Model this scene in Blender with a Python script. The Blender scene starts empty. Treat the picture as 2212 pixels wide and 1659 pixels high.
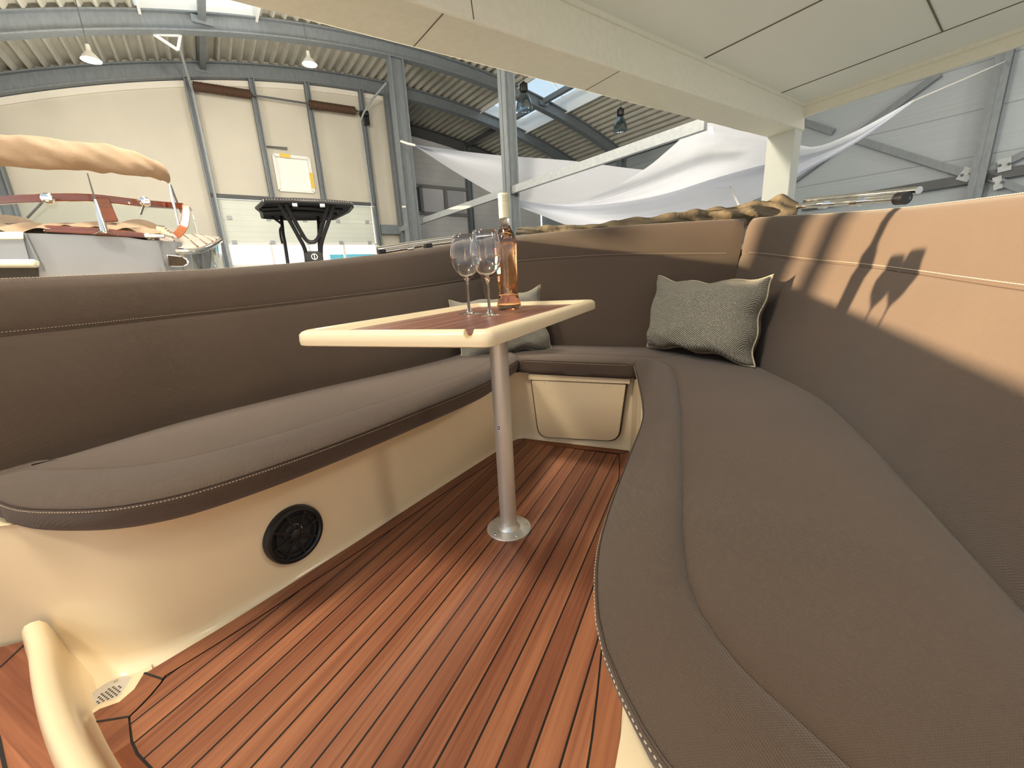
import bpy, math, random
from mathutils import Vector as V, Matrix as Mx
random.seed(7)
C = bpy.context.scene.collection
S = bpy.context.scene
# ------------------------------------------------------------ camera
FPX = 885.0; CX, CY, H = 1106.0, 829.5, 0.82
R = Mx(((0.90621575, -0.06299762, 0.41809606),
        (0.4198643, 0.25070974, -0.87227209),
        (-0.04986969, 0.96601031, 0.25364757)))
cam_d = bpy.data.cameras.new('camera'); cam = bpy.data.objects.new('camera', cam_d); C.objects.link(cam)
cam.matrix_world = Mx.Translation((0, 0, H)) @ R.to_4x4()
cam_d.sensor_fit = 'HORIZONTAL'; cam_d.sensor_width = 36.0; cam_d.lens = FPX/2212*36.0; cam_d.clip_start = 0.01; cam_d.clip_end = 300
S.camera = cam
S.view_settings.view_transform = 'Standard'; S.view_settings.look = 'None'
S.view_settings.gamma = 1; S.view_settings.exposure = 1.0
try: S.view_settings.use_curve_mapping = False
except Exception: pass
# ------------------------------------------------------------ sky and sun
w = bpy.data.worlds.new('sky'); S.world = w; w.use_nodes = True
nt = w.node_tree; nt.nodes.clear()
o = nt.nodes.new('ShaderNodeOutputWorld'); bg = nt.nodes.new('ShaderNodeBackground')
tc = nt.nodes.new('ShaderNodeTexCoord'); sx = nt.nodes.new('ShaderNodeSeparateXYZ'); cr = nt.nodes.new('ShaderNodeValToRGB')
nt.links.new(tc.outputs['Generated'], sx.inputs[0]); nt.links.new(sx.outputs['Z'], cr.inputs[0])
cr.color_ramp.elements[0].position = 0.10; cr.color_ramp.elements[0].color = (1.5, 1.42, 1.32, 1)
cr.color_ramp.elements[1].position = 0.75; cr.color_ramp.elements[1].color = (0.36, 0.62, 0.86, 1)
e = cr.color_ramp.elements.new(0.3); e.color = (0.66, 0.80, 0.93, 1)
nt.links.new(cr.outputs[0], bg.inputs[0]); bg.inputs[1].default_value = .56
nt.links.new(bg.outputs[0], o.inputs[0])
SUN = V((0.9667143, 0.23035808, -0.11134906))
ld = bpy.data.lights.new('sun', 'SUN'); lo = bpy.data.objects.new('sun', ld); C.objects.link(lo)
ld.energy = 10.5; ld.color = (1.0, 0.78, 0.50); ld.angle = math.radians(0.9)
lo.rotation_euler = SUN.to_track_quat('-Z', 'Y').to_euler(); lo.location = (-12, -3, 6)

# ------------------------------------------------------------ pixel -> place helpers (frame 2212 x 1659)
O = V((0, 0, H))
def ray(px, py): return (R @ V((px-CX, -(py-CY), -FPX))).normalized()
def onz(px, py, z): r = ray(px, py); return O + r*((z-H)/r.z)
def onx(px, py, x): r = ray(px, py); return O + r*(x/r.x)
def ony(px, py, y): r = ray(px, py); return O + r*(y/r.y)
def at(px, py, D): r = ray(px, py); return O + r*(D/math.hypot(r.x, r.y))
HA = V((0.48698452, 0.8734106, 0)); HB = V((-0.8734106, 0.48698452, 0))   # hangar axes
def hw(u, v, z): return HA*u + HB*v + V((0, 0, z))
def hv(px, py, v): r = ray(px, py); return O + r*(v/r.dot(HB))
def hu(px, py, u): r = ray(px, py); return O + r*(u/r.dot(HA))
def uvz(p): return p.dot(HA), p.dot(HB), p.z
Z = V((0, 0, 1))
def lerp(a, b, t): return a + (b-a)*t
def interp(tab, x):
    if x <= tab[0][0]: return tab[0][1]
    for (a, va), (b, vb) in zip(tab, tab[1:]):
        if x <= b: return va + (vb-va)*(x-a)/(b-a)
    return tab[-1][1]
def resample(pts, n, smooth=True):
    pts = [V(p) for p in pts]
    if smooth and len(pts) > 2:
        out = []
        for i in range(len(pts)-1):
            p0 = pts[max(i-1, 0)]; p1 = pts[i]; p2 = pts[i+1]; p3 = pts[min(i+2, len(pts)-1)]
            for k in range(12):
                t = k/12
                out.append(0.5*((2*p1)+(p2-p0)*t+(2*p0-5*p1+4*p2-p3)*t*t+(3*p1-p0-3*p2+p3)*t**3))
        pts = out+[pts[-1]]
    L = [0]
    for a, b in zip(pts, pts[1:]): L.append(L[-1]+(b-a).length)
    out = []; j = 0
    for i in range(n):
        s = L[-1]*i/(n-1)
        while j < len(L)-2 and L[j+1] < s: j += 1
        d = L[j+1]-L[j]
        out.append(lerp(pts[j], pts[j+1], (s-L[j])/d if d > 1e-9 else 0))
    return out
# ------------------------------------------------------------ mesh helper
class MB:
    def __init__(s): s.v = []; s.f = []; s.m = []
    def face(s, idx, m=0): s.f.append(idx); s.m.append(m)
    def poly(s, pts, m=0):
        n = len(s.v); s.v += [V(p) for p in pts]; s.face(list(range(n, n+len(pts))), m); return s
    def hexa(s, a, b, m=0):      # a,b: 4-point rings
        n = len(s.v); s.v += [V(p) for p in a]+[V(p) for p in b]; k = len(a)
        s.face(list(range(n+k-1, n-1, -1)), m); s.face(list(range(n+k, n+2*k)), m)
        for i in range(k): s.face([n+i, n+(i+1) % k, n+k+(i+1) % k, n+k+i], m)
        return s
    def prism(s, pts, vec, m=0): return s.hexa(pts, [V(p)+V(vec) for p in pts], m)
    def box(s, c, size, X=V((1, 0, 0)), Y=V((0, 1, 0)), m=0, Zd=None):
        Zd = Zd or X.cross(Y); c = V(c); x, y, z = X*size[0]/2, Y*size[1]/2, Zd*size[2]/2
        a = [c-x-y-z, c+x-y-z, c+x+y-z, c-x+y-z]; return s.hexa(a, [p+2*z for p in a], m)
    def bar(s, p0, p1, wd, dp, up=Z, m=0):   # rectangular bar between points
        p0, p1 = V(p0), V(p1); d = (p1-p0).normalized(); sd = d.cross(V(up)).normalized(); u = sd.cross(d)
        a = [p0+sd*wd/2+u*dp/2, p0-sd*wd/2+u*dp/2, p0-sd*wd/2-u*dp/2, p0+sd*wd/2-u*dp/2]
        return s.hexa(a, [p+(p1-p0) for p in a], m)
    def ibeam(s, p0, p1, h, wd, t=.012, up=Z, m=0):   # h along up
        p0, p1 = V(p0), V(p1); d = (p1-p0).normalized(); sd = d.cross(V(up)).normalized(); u = sd.cross(d)
        s.bar(p0, p1, t, h, up, m)
        s.bar(p0+u*(h/2-t/2), p1+u*(h/2-t/2), wd, t, up, m); s.bar(p0-u*(h/2-t/2), p1-u*(h/2-t/2), wd, t, up, m); return s
    def rings(s, rs, closed=True, caps=True, m=0):
        n = len(s.v); k = len(rs[0])
        for r in rs: s.v += [V(p) for p in r]
        for j in range(len(rs)-1):
            for i in range(k if closed else k-1):
                a = n+j*k+i; b = n+j*k+(i+1) % k; s.face([a, b, b+k, a+k], m)
        if caps and closed: s.face(list(range(n+k-1, n-1, -1)), m); s.face(list(range(n+(len(rs)-1)*k, n+len(rs)*k)), m)
        return s
    def tube(s, pts, r, seg=12, m=0, caps=True, ref=None):
        pts = [V(p) for p in pts]; rr = r if isinstance(r, (list, tuple)) else [r]*len(pts); rs = []
        u = None
        for i, p in enumerate(pts):
            d = (pts[min(i+1, len(pts)-1)]-pts[max(i-1, 0)]).normalized()
            if u is None: u = d.cross(ref or (Z if abs(d.z) < .9 else V((1, 0, 0)))).normalized()
            u = (u-d*u.dot(d)).normalized(); w_ = d.cross(u)
            rs.append([p+(u*math.cos(2*math.pi*k/seg)+w_*math.sin(2*math.pi*k/seg))*rr[i] for k in range(seg)])
        return s.rings(rs, True, caps, m)
    def lathe(s, prof, o, ax=Z, seg=40, m=0, caps=False):
        o = V(o); ax = V(ax).normalized(); u = ax.orthogonal().normalized(); w_ = ax.cross(u); rs = []
        for r, h in prof: rs.append([o+ax*h+(u*math.cos(2*math.pi*k/seg)+w_*math.sin(2*math.pi*k/seg))*r for k in range(seg)])
        return s.rings(rs, True, caps, m)
    def disc(s, o, ax, r, h, seg=24, m=0): return s.lathe([(r, 0), (r, h)], o, ax, seg, m, True)
    def grid(s, rows, m=0): return s.rings(rows, False, False, m)
def build(name, mb, mats, parent=None, base=None, smooth=True, bevel=0, sub=0, angle=35, **props):
    if not isinstance(mats, (list, tuple)): mats = [mats]
    base = V(base) if base is not None else (V(parent['_b']) if parent is not None else V((0, 0, 0)))
    me = bpy.data.meshes.new(name); me.from_pydata([p-base for p in mb.v], [], mb.f)
    for mt in mats: me.materials.append(mt)
    for p, mi in zip(me.polygons, mb.m): p.material_index = mi
    me.validate()
    import bmesh
    bm = bmesh.new(); bm.from_mesh(me); bmesh.ops.remove_doubles(bm, verts=bm.verts, dist=1e-5)
    bmesh.ops.recalc_face_normals(bm, faces=bm.faces); bm.to_mesh(me); bm.free()
    ob = bpy.data.objects.new(name, me); C.objects.link(ob)
    if parent is not None: ob.parent = parent; ob.location = base-V(parent['_b'])
    else: ob.location = base
    ob['_b'] = list(base)
    if bevel:
        b = ob.modifiers.new('bevel', 'BEVEL'); b.width = bevel; b.segments = 2; b.limit_method = 'ANGLE'; b.angle_limit = math.radians(30)
    if sub: sm = ob.modifiers.new('sub', 'SUBSURF'); sm.levels = sub; sm.render_levels = sub
    if smooth: me.shade_smooth(); me.set_sharp_from_angle(angle=math.radians(angle))
    for k, v_ in props.items(): ob[k] = v_
    return ob
def thing(name, label, cat, base, group=None):
    ob = bpy.data.objects.new(name, None); C.objects.link(ob); ob.location = base; ob.empty_display_size = .05
    ob['_b'] = list(base); ob['label'] = label; ob['category'] = cat
    if group: ob['group'] = group
    return ob
def tag(ob, label, cat, group=None):
    ob['label'] = label; ob['category'] = cat
    if group: ob['group'] = group
    return ob
def struct(name, mb, mats, **k): ob = build(name, mb, mats, **k); ob['kind'] = 'structure'; return ob
def copy_tree(root, delta, label=None):
    def cp(o_, par):
        c = o_.copy(); C.objects.link(c); c.parent = par
        for ch in o_.children: cp(ch, c)
        return c
    r = cp(root, None); r.location = root.location+V(delta)
    if label: r['label'] = label
    return r
# ------------------------------------------------------------ materials
def mat(name, col, rough=.5, metal=0, bump=None, noise=None, coat=0, trans=0, ior=1.45, spec=.5, coord='pos', sheen=0, alpha=1, sss=0, emit=None):
    m = bpy.data.materials.new(name); m.use_nodes = True; n = m.node_tree; b = n.nodes['Principled BSDF']
    b.inputs['Base Color'].default_value = (*col, 1); b.inputs['Roughness'].default_value = rough; b.inputs['Metallic'].default_value = metal
    b.inputs['Coat Weight'].default_value = coat; b.inputs['Coat Roughness'].default_value = .06
    b.inputs['Transmission Weight'].default_value = trans; b.inputs['IOR'].default_value = ior; b.inputs['Specular IOR Level'].default_value = spec
    b.inputs['Sheen Weight'].default_value = sheen
    if emit: b.inputs['Emission Color'].default_value = (*emit[0], 1); b.inputs['Emission Strength'].default_value = emit[1]
    g = n.nodes.new('ShaderNodeNewGeometry'); src = g.outputs['Position']
    if noise:   # (scale, amount, stretch)
        mp = n.nodes.new('ShaderNodeMapping'); n.links.new(src, mp.inputs[0]); mp.inputs['Scale'].default_value = noise[2] if len(noise) > 2 else (1, 1, 1)
        t = n.nodes.new('ShaderNodeTexNoise'); t.inputs['Scale'].default_value = noise[0]; t.inputs['Detail'].default_value = 4
        n.links.new(mp.outputs[0], t.inputs['Vector'])
        r_ = n.nodes.new('ShaderNodeValToRGB'); a = noise[1]
        r_.color_ramp.elements[0].position = .3; r_.color_ramp.elements[1].position = .7
        r_.color_ramp.elements[0].color = (*[c*(1-a) for c in col], 1); r_.color_ramp.elements[1].color = (*[min(1, c*(1+a)) for c in col], 1)
        n.links.new(t.outputs[0], r_.inputs[0]); n.links.new(r_.outputs[0], b.inputs['Base Color'])
    if bump:    # (scale, strength, distance)
        t = n.nodes.new('ShaderNodeTexNoise'); t.inputs['Scale'].default_value = bump[0]; t.inputs['Detail'].default_value = 5
        n.links.new(src, t.inputs['Vector']); bp = n.nodes.new('ShaderNodeBump'); bp.inputs['Strength'].default_value = bump[1]; bp.inputs['Distance'].default_value = bump[2]
        n.links.new(t.outputs[0], bp.inputs['Height']); n.links.new(bp.outputs[0], b.inputs['Normal'])
    return m
def math_node(n, op, a, b=None, c=None):
    q = n.nodes.new('ShaderNodeMath'); q.operation = op
    for i, x in enumerate((a, b, c)):
        if x is None: continue
        if isinstance(x, (int, float)): q.inputs[i].default_value = x
        else: n.links.new(x, q.inputs[i])
    return q.outputs[0]
def fabric(name, col, pitch, strength=.5, dist=.0006, dark=.72, sheen=.15):
    m = mat(name, col, .78, sheen=sheen, spec=.3); n = m.node_tree; b = n.nodes['Principled BSDF']
    g = n.nodes.new('ShaderNodeNewGeometry'); sp = n.nodes.new('ShaderNodeSeparateXYZ'); n.links.new(g.outputs['Position'], sp.inputs[0])
    k = 2*math.pi/pitch
    # twill: diagonal ribs broken by a cross thread
    d1 = math_node(n, 'ADD', sp.outputs[0], math_node(n, 'MULTIPLY', sp.outputs[1], .62)); d1 = math_node(n, 'ADD', d1, math_node(n, 'MULTIPLY', sp.outputs[2], .85))
    d2 = math_node(n, 'SUBTRACT', sp.outputs[1], math_node(n, 'MULTIPLY', sp.outputs[0], .5)); d2 = math_node(n, 'ADD', d2, math_node(n, 'MULTIPLY', sp.outputs[2], .6))
    s1 = math_node(n, 'SINE', math_node(n, 'MULTIPLY', d1, k)); s2 = math_node(n, 'SINE', math_node(n, 'MULTIPLY', d2, k*1.35))
    h = math_node(n, 'ADD', s1, math_node(n, 'MULTIPLY', s2, .55))
    bp = n.nodes.new('ShaderNodeBump'); bp.inputs['Strength'].default_value = strength; bp.inputs['Distance'].default_value = dist
    n.links.new(h, bp.inputs['Height']); n.links.new(bp.outputs[0], b.inputs['Normal'])
    t = n.nodes.new('ShaderNodeTexNoise'); t.inputs['Scale'].default_value = 2.3; t.inputs['Detail'].default_value = 6; n.links.new(g.outputs['Position'], t.inputs['Vector'])
    f = math_node(n, 'MULTIPLY_ADD', h, .09, .5); f = math_node(n, 'ADD', f, math_node(n, 'MULTIPLY_ADD', t.outputs[0], .7, -.35))
    r_ = n.nodes.new('ShaderNodeValToRGB'); r_.color_ramp.elements[0].color = (*[c*dark for c in col], 1); r_.color_ramp.elements[1].color = (*[c*(2-dark) for c in col], 1)
    n.links.new(f, r_.inputs[0]); n.links.new(r_.outputs[0], b.inputs['Base Color'])
    return m
def teak(name, c1, c2, seams=None, seamcol=(.012, .009, .008), along='y', rough=.42, pitch=.05, x0=-.328, sw=.0021):
    m = mat(name, c1, rough, spec=.35); n = m.node_tree; b = n.nodes['Principled BSDF']
    g = n.nodes.new('ShaderNodeNewGeometry'); sp = n.nodes.new('ShaderNodeSeparateXYZ'); n.links.new(g.outputs['Position'], sp.inputs[0])
    X, Y = (sp.outputs[0], sp.outputs[1]) if along == 'y' else (sp.outputs[1], sp.outputs[0])
    q = math_node(n, 'DIVIDE', math_node(n, 'SUBTRACT', X, x0), pitch); idx = math_node(n, 'FLOOR', q); fr = math_node(n, 'FRACT', q)
    wn = n.nodes.new('ShaderNodeTexWhiteNoise'); wn.noise_dimensions = '1D'; n.links.new(idx, wn.inputs['W'])
    cb = n.nodes.new('ShaderNodeCombineXYZ'); n.links.new(math_node(n, 'MULTIPLY', X, 95), cb.inputs[0]); n.links.new(math_node(n, 'MULTIPLY', Y, 2.2), cb.inputs[1]); n.links.new(math_node(n, 'MULTIPLY', wn.outputs[0], 40), cb.inputs[2])
    t = n.nodes.new('ShaderNodeTexNoise'); t.inputs['Scale'].default_value = 1; t.inputs['Detail'].default_value = 6; t.inputs['Distortion'].default_value = .6; n.links.new(cb.outputs[0], t.inputs['Vector'])
    cb2 = n.nodes.new('ShaderNodeCombineXYZ'); n.links.new(math_node(n, 'MULTIPLY', X, 22), cb2.inputs[0]); n.links.new(math_node(n, 'MULTIPLY', Y, .8), cb2.inputs[1]); n.links.new(math_node(n, 'MULTIPLY', wn.outputs[0], 90), cb2.inputs[2])
    t2 = n.nodes.new('ShaderNodeTexNoise'); t2.inputs['Scale'].default_value = 1; t2.inputs['Detail'].default_value = 3; n.links.new(cb2.outputs[0], t2.inputs['Vector'])
    f = math_node(n, 'ADD', math_node(n, 'MULTIPLY_ADD', t.outputs[0], .55, .0), math_node(n, 'MULTIPLY_ADD', t2.outputs[0], .75, -.28)); f = math_node(n, 'ADD', f, math_node(n, 'MULTIPLY_ADD', wn.outputs[0], .22, -.05))
    r_ = n.nodes.new('ShaderNodeValToRGB'); r_.color_ramp.elements[0].position = .25; r_.color_ramp.elements[1].position = .75
    r_.color_ramp.elements[0].color = (*c1, 1); r_.color_ramp.elements[1].color = (*c2, 1); n.links.new(f, r_.inputs[0]); col = r_.outputs[0]
    # fine machined grooves along the plank
    gr = math_node(n, 'SINE', math_node(n, 'MULTIPLY', X, 2*math.pi/.0028))
    bp = n.nodes.new('ShaderNodeBump'); bp.inputs['Strength'].default_value = .35; bp.inputs['Distance'].default_value = .0005
    n.links.new(math_node(n, 'ADD', math_node(n, 'MULTIPLY', gr, .5), t.outputs[0]), bp.inputs['Height']); n.links.new(bp.outputs[0], b.inputs['Normal'])
    if seams:
        e1 = math_node(n, 'MINIMUM', fr, math_node(n, 'SUBTRACT', 1, fr)); s_ = math_node(n, 'LESS_THAN', e1, sw/pitch)
        mx = n.nodes.new('ShaderNodeMix'); mx.data_type = 'RGBA'; n.links.new(s_, mx.inputs[0]); n.links.new(col, mx.inputs[6]); mx.inputs[7].default_value = (*seamcol, 1); col = mx.outputs[2]
    n.links.new(col, b.inputs['Base Color']); return m
def thin_glass(name, tint=(1, 1, 1), refl=1.5, rough=0.0, body=0.0):
    m = bpy.data.materials.new(name); m.use_nodes = True; n = m.node_tree; n.nodes.clear()
    o_ = n.nodes.new('ShaderNodeOutputMaterial'); tr = n.nodes.new('ShaderNodeBsdfTransparent'); gl = n.nodes.new('ShaderNodeBsdfGlossy'); fr = n.nodes.new('ShaderNodeLayerWeight'); mx = n.nodes.new('ShaderNodeMixShader')
    tr.inputs[0].default_value = (*tint, 1); gl.inputs['Roughness'].default_value = rough; fr.inputs[0].default_value = .5
    n.links.new(math_node(n, 'ADD', math_node(n, 'MULTIPLY', math_node(n, 'POWER', fr.outputs['Facing'], 3.5), refl-.95), body+.035), mx.inputs[0]); n.links.new(tr.outputs[0], mx.inputs[1]); n.links.new(gl.outputs[0], mx.inputs[2]); n.links.new(mx.outputs[0], o_.inputs[0])
    return m
def cloth_translucent(name, col, tcol, f=.5, bump=True):
    m = bpy.data.materials.new(name); m.use_nodes = True; n = m.node_tree; n.nodes.clear()
    o_ = n.nodes.new('ShaderNodeOutputMaterial'); d = n.nodes.new('ShaderNodeBsdfDiffuse'); t = n.nodes.new('ShaderNodeBsdfTranslucent'); mx = n.nodes.new('ShaderNodeMixShader')
    d.inputs[0].default_value = (*col, 1); t.inputs[0].default_value = (*tcol, 1); mx.inputs[0].default_value = f
    n.links.new(d.outputs[0], mx.inputs[1]); n.links.new(t.outputs[0], mx.inputs[2]); n.links.new(mx.outputs[0], o_.inputs[0]); return m
def lines_mat(name, col, axis, pitch, width, dark, rough=.5, noise=None):
    """flat panels with a joint every pitch metres, axis = direction vector"""
    m = mat(name, col, rough, noise=noise or (1.5, .05)); n = m.node_tree; b = n.nodes['Principled BSDF']
    g = n.nodes.new('ShaderNodeNewGeometry'); dt = n.nodes.new('ShaderNodeVectorMath'); dt.operation = 'DOT_PRODUCT'; dt.inputs[1].default_value = axis
    n.links.new(g.outputs['Position'], dt.inputs[0]); fr = math_node(n, 'FRACT', math_node(n, 'DIVIDE', math_node(n, 'ADD', dt.outputs['Value'], 100*pitch), pitch))
    s_ = math_node(n, 'LESS_THAN', fr, width/pitch); mx = n.nodes.new('ShaderNodeMix'); mx.data_type = 'RGBA'; n.links.new(s_, mx.inputs[0])
    src = b.inputs['Base Color'].links[0].from_socket; n.links.new(src, mx.inputs[6]); mx.inputs[7].default_value = (*dark, 1); n.links.new(mx.outputs[2], b.inputs['Base Color'])
    return m
M = {}
M['brown'] = fabric('brown_upholstery', (.078, .051, .034), .0032, .5, .0007)
M['stitch'] = mat('stitch_thread', (.55, .44, .32), .7)
M['piping'] = mat('brown_piping', (.05, .032, .022), .6)
M['gel'] = mat('cream_gelcoat', (.74, .60, .39), .36, coat=.25, noise=(2.0, .04), spec=.4)
M['geld'] = mat('cream_gelcoat_door', (.70, .56, .36), .32, coat=.35)
M['gap'] = mat('dark_gap', (.05, .035, .02), .8)
M['teak'] = teak('teak_planks', (.165, .056, .029), (.41, .17, .082), seams=True)
M['teakb'] = teak('teak_margin', (.19, .066, .034), (.38, .155, .07), pitch=.5, x0=-.2)
M['teakx'] = teak('teak_margin_cross', (.17, .05, .022), (.38, .13, .05), along='x', pitch=.5)
M['teakt'] = teak('table_teak', (.16, .055, .035), (.34, .15, .10), seams=True, pitch=.047, x0=-.37, sw=.0024, rough=.3)
M['caulk'] = mat('black_caulk', (.012, .010, .009), .6)
M['chrome'] = mat('polished_steel', (.75, .74, .72), .08, 1)
M['alu'] = mat('satin_aluminium', (.66, .63, .57), .48, .7)
M['aluplate'] = mat('plate_aluminium', (.72, .72, .71), .42, .85)
M['blackp'] = mat('black_plastic', (.012, .012, .013), .38)
M['blackm'] = mat('black_powder_coat', (.018, .018, .02), .45)
M['blackc'] = mat('black_canvas', (.03, .028, .028), .8, bump=(30, .3, .01))
M['pillow'] = fabric('beige_weave', (.42, .385, .30), .0065, 1.0, .0028, dark=.6, sheen=.1)
M['glass'] = mat('clear_glass', (1, 1, 1), 0, trans=1, ior=1.48)
M['pane'] = thin_glass('window_pane', (.93, .96, .95), 1.35, 0)
M['bottle'] = mat('bottle_glass', (1, .98, .95), 0, trans=1, ior=1.45)
M['foil'] = mat('cream_cap', (.58, .54, .38), .45, 0)
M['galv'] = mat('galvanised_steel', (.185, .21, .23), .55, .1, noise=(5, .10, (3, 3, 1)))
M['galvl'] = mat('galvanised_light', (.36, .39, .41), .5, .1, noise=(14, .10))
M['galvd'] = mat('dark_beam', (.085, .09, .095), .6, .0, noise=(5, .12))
M['wall'] = mat('cream_wall_panel', (.58, .55, .47), .6, noise=(.8, .05))
M['wallw'] = mat('pale_trim', (.74, .71, .63), .6)
M['wallg'] = lines_mat('grey_wall_panel', (.60, .61, .61), (0, 0, 1), .25, .012, (.48, .49, .49), noise=(1.2, .07))
M['wallr'] = lines_mat('side_wall_panel', (.34, .385, .42), (0, 0, 1), 1.0, .025, (.22, .25, .28), noise=(3, .05, (.1, .1, 12)))
M['roof'] = mat('roof_sheet', (.50, .49, .43), .55, noise=(2.0, .10))
M['doorp'] = lines_mat('door_panel', (.66, .70, .64), (0, 0, 1), .155, .007, (.52, .56, .52))
M['rust'] = mat('rusty_spring', (.10, .055, .035), .7, .3, bump=(60, .6, .01))
M['tape'] = mat('yellow_tape', (.75, .53, .08), .6)
M['white'] = mat('white_paint', (.80, .80, .77), .5)
M['sail'] = cloth_translucent('white_sail', (.80, .83, .90), (.78, .83, .95), .42)
M['hard'] = mat('hardtop_cream', (.82, .79, .66), .55, noise=(25, .03))
M['hardg'] = mat('hardtop_soffit', (.82, .82, .74), .55)
M['hardd'] = mat('panel_joint', (.15, .13, .09), .7)
M['tan'] = mat('tan_canvas', (.34, .245, .165), .85, bump=(9, .5, .02), noise=(3, .08))
M['olive'] = mat('khaki_canvas', (.115, .087, .052), .8, bump=(22, .6, .012), noise=(6, .15))
M['mahog'] = mat('varnished_mahogany', (.13, .028, .012), .15, coat=1, noise=(3, .3, (1, 1, 12)))
M['mahogl'] = mat('light_mahogany', (.32, .10, .04), .15, coat=1)
M['steelg'] = mat('grey_hull_paint', (.25, .265, .285), .18, .25, coat=1)
M['mirror'] = mat('polished_hull', (.62, .63, .62), .06, .9)
M['concrete'] = mat('concrete_floor', (.36, .35, .33), .8, noise=(1.4, .12))
M['liq'] = mat('rose_wine', (1, .60, .30), 0, trans=1, ior=1.34)
M['red'] = mat('label_red', (.62, .06, .05), .5); M['teal'] = mat('label_teal', (.05, .38, .33), .5); M['orange'] = mat('label_orange', (.80, .20, .08), .5)
M['navy'] = mat('label_dark', (.03, .03, .06), .5)
M['bulb'] = mat('lit_lens', (1, .95, .85), .4, emit=((1, .92, .78), 45))
M['hazeg'] = thin_glass('lamp_shade_glass', (.62, .70, .74), 1.6, .08, .22)
M['blue'] = mat('blue_cover', (.06, .35, .55), .6)
M['sticker'] = mat('white_sticker', (.85, .85, .83), .5)
M['rope'] = mat('rope', (.72, .70, .66), .8)
# ============================================================ THE BOAT WE SIT IN
ZS = .43                                     # seat top
# ---- floor outline (port side curve, aft edge, starboard curve)
FLc = [(-1.083, .305), (-1.058, .419), (-1.038, .526), (-1.021, .641), (-.994, .809), (-.955, 1.097), (-.885, 1.573), (-.862, 1.72)]
FL = resample([V((x, y, 0)) for x, y in FLc], 26)
YF = 1.815
cornerL = [V((-.855, 1.76, 0)), V((-.845, 1.795, 0)), V((-.815, 1.812, 0))]
FRc = [(-.285, YF+.012), (-.262, 1.72), (-.235, 1.573), (-.165, 1.097), (-.126, .809), (-.099, .62), (-.088, .52), (-.08, .40), (-.078, .20), (-.078, -.3)]
FR = resample([V((x, y, 0)) for x, y in FRc], 26)
near = [V((-.30, .10, 0)), V((-.60, .125, 0)), V((-.80, .145, 0)), V((-.905, .15, 0)), V((-.945, .158, 0)), V((-1.062, .178, 0)), V((-1.080, .196, 0)), V((-1.078, .212, 0)), V((-1.058, .235, 0)), V((-1.063, .262, 0)), V((-1.088, .290, 0))]
FRn = [p for p in FR if p.y > .12]+[V((-.078, .09, 0))]
outer = FL+cornerL+FRn+near
def offset(poly, d):
    n = len(poly); out = []
    for i, p in enumerate(poly):
        a = (p-poly[i-1]); b = (poly[(i+1) % n]-p); a.normalize(); b.normalize()
        n1 = V((a.y, -a.x, 0)); n2 = V((b.y, -b.x, 0)); m_ = (n1+n2)
        if m_.length < 1e-6: m_ = n1
        m_.normalize(); out.append(p+m_*(d/max(.5, m_.dot(n1))))
    return out
inner = offset(outer, .046)
gapi = offset(outer, .0500)
# the near border is broader
ov = {'56': (-1.000, .226), '57': (-1.002, .231), '58': (-1.003, .237), '59': (-1.006, .248), '60': (-1.014, .270), '61': (-1.026, .294), '0': (-1.036, .306)}
k0 = len(outer)-62
for kk, (x_, y_) in ov.items():
    j_ = int(kk)+(k0 if kk != '0' else 0); inner[j_] = V((x_, y_, 0)); gapi[j_] = V((x_+.004, y_+.002, 0))
inner2 = []; gap2 = []
for i, (p, q, g_) in enumerate(zip(outer, inner, gapi)):
    inner2.append(q); gap2.append(g_)
liner = thing('cockpit_moulding', 'cream glossy moulded cockpit well carrying the teak floor and the brown benches', 'cockpit', (-.57, 1.0, 0))
mb = MB()
n_ = len(outer)
zt_ = .004
base_ring = [p+V((0, 0, -.02)) for p in outer]
mb.poly([p+V((0, 0, .0012)) for p in outer], 1)                     # caulk bed
for i in range(n_):
    j = (i+1) % n_
    isx = (outer[i].y > 1.80 and outer[j].y > 1.80) or (outer[i].y < .2 and outer[i].x > -.95 and outer[j].x > -.95 and outer[j].y < .2)
    a, b, c_, d_ = outer[i], outer[j], inner2[j], inner2[i]
    up = V((0, 0, zt_)); mb.poly([a+up, b+up, c_+up, d_+up], 3 if isx else 2)
Lb = sorted([p for p in gap2 if p.x < -.5 and p.y > .2 and p.y < 1.76], key=lambda p: p.y)
Lt = [(.1435, -.135), (.150, -.297), (.175, -.598), (.195, -.798), (.200, -.897)]+[(p.y, p.x) for p in Lb]
Rt = sorted([(p.y, p.x) for p in gap2 if p.x > -.45 and p.y > .14], key=lambda t: t[0])
ys = sorted(set([round(y, 4) for y, x in Lt]+[round(.1435+i*.02, 4) for i in range(82)])); ytop = min(max(y for y, x in Rt), max(p.y for p in gap2)); ys = [y for y in ys if y <= YF-.049]+[YF-.047]
mb.grid([[V((interp(Lt, y), y, zt_)) for y in ys], [V((interp(Rt, y), y, zt_)) for y in ys]], 0)
for i in range(n_):
    j = (i+1) % n_; mb.poly([outer[i]+V((0, 0, -.02)), outer[j]+V((0, 0, -.02)), outer[j]+V((0, 0, zt_)), outer[i]+V((0, 0, zt_))], 2)
build('teak_floor', mb, [M['teak'], M['caulk'], M['teakb'], M['teakx']], liner, smooth=False)
# mitre joints of the margin planks
mb = MB()
def seam(p, q, wd=.0042): mb.bar(V((*p, .0043)), V((*q, .0043)), wd, .0012, m=0)
for p, q in (((-1.088, .292), (-1.030, .300)), ((-1.070, .182), (-.998, .228)), ((-.815, 1.812), (-.80, 1.765)), ((-.285, 1.815), (-.325, 1.77))): seam(p, q)
build('mitre_joint', mb, M['caulk'], liner, smooth=False, label='black caulked mitre joints in the teak margin')
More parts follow.
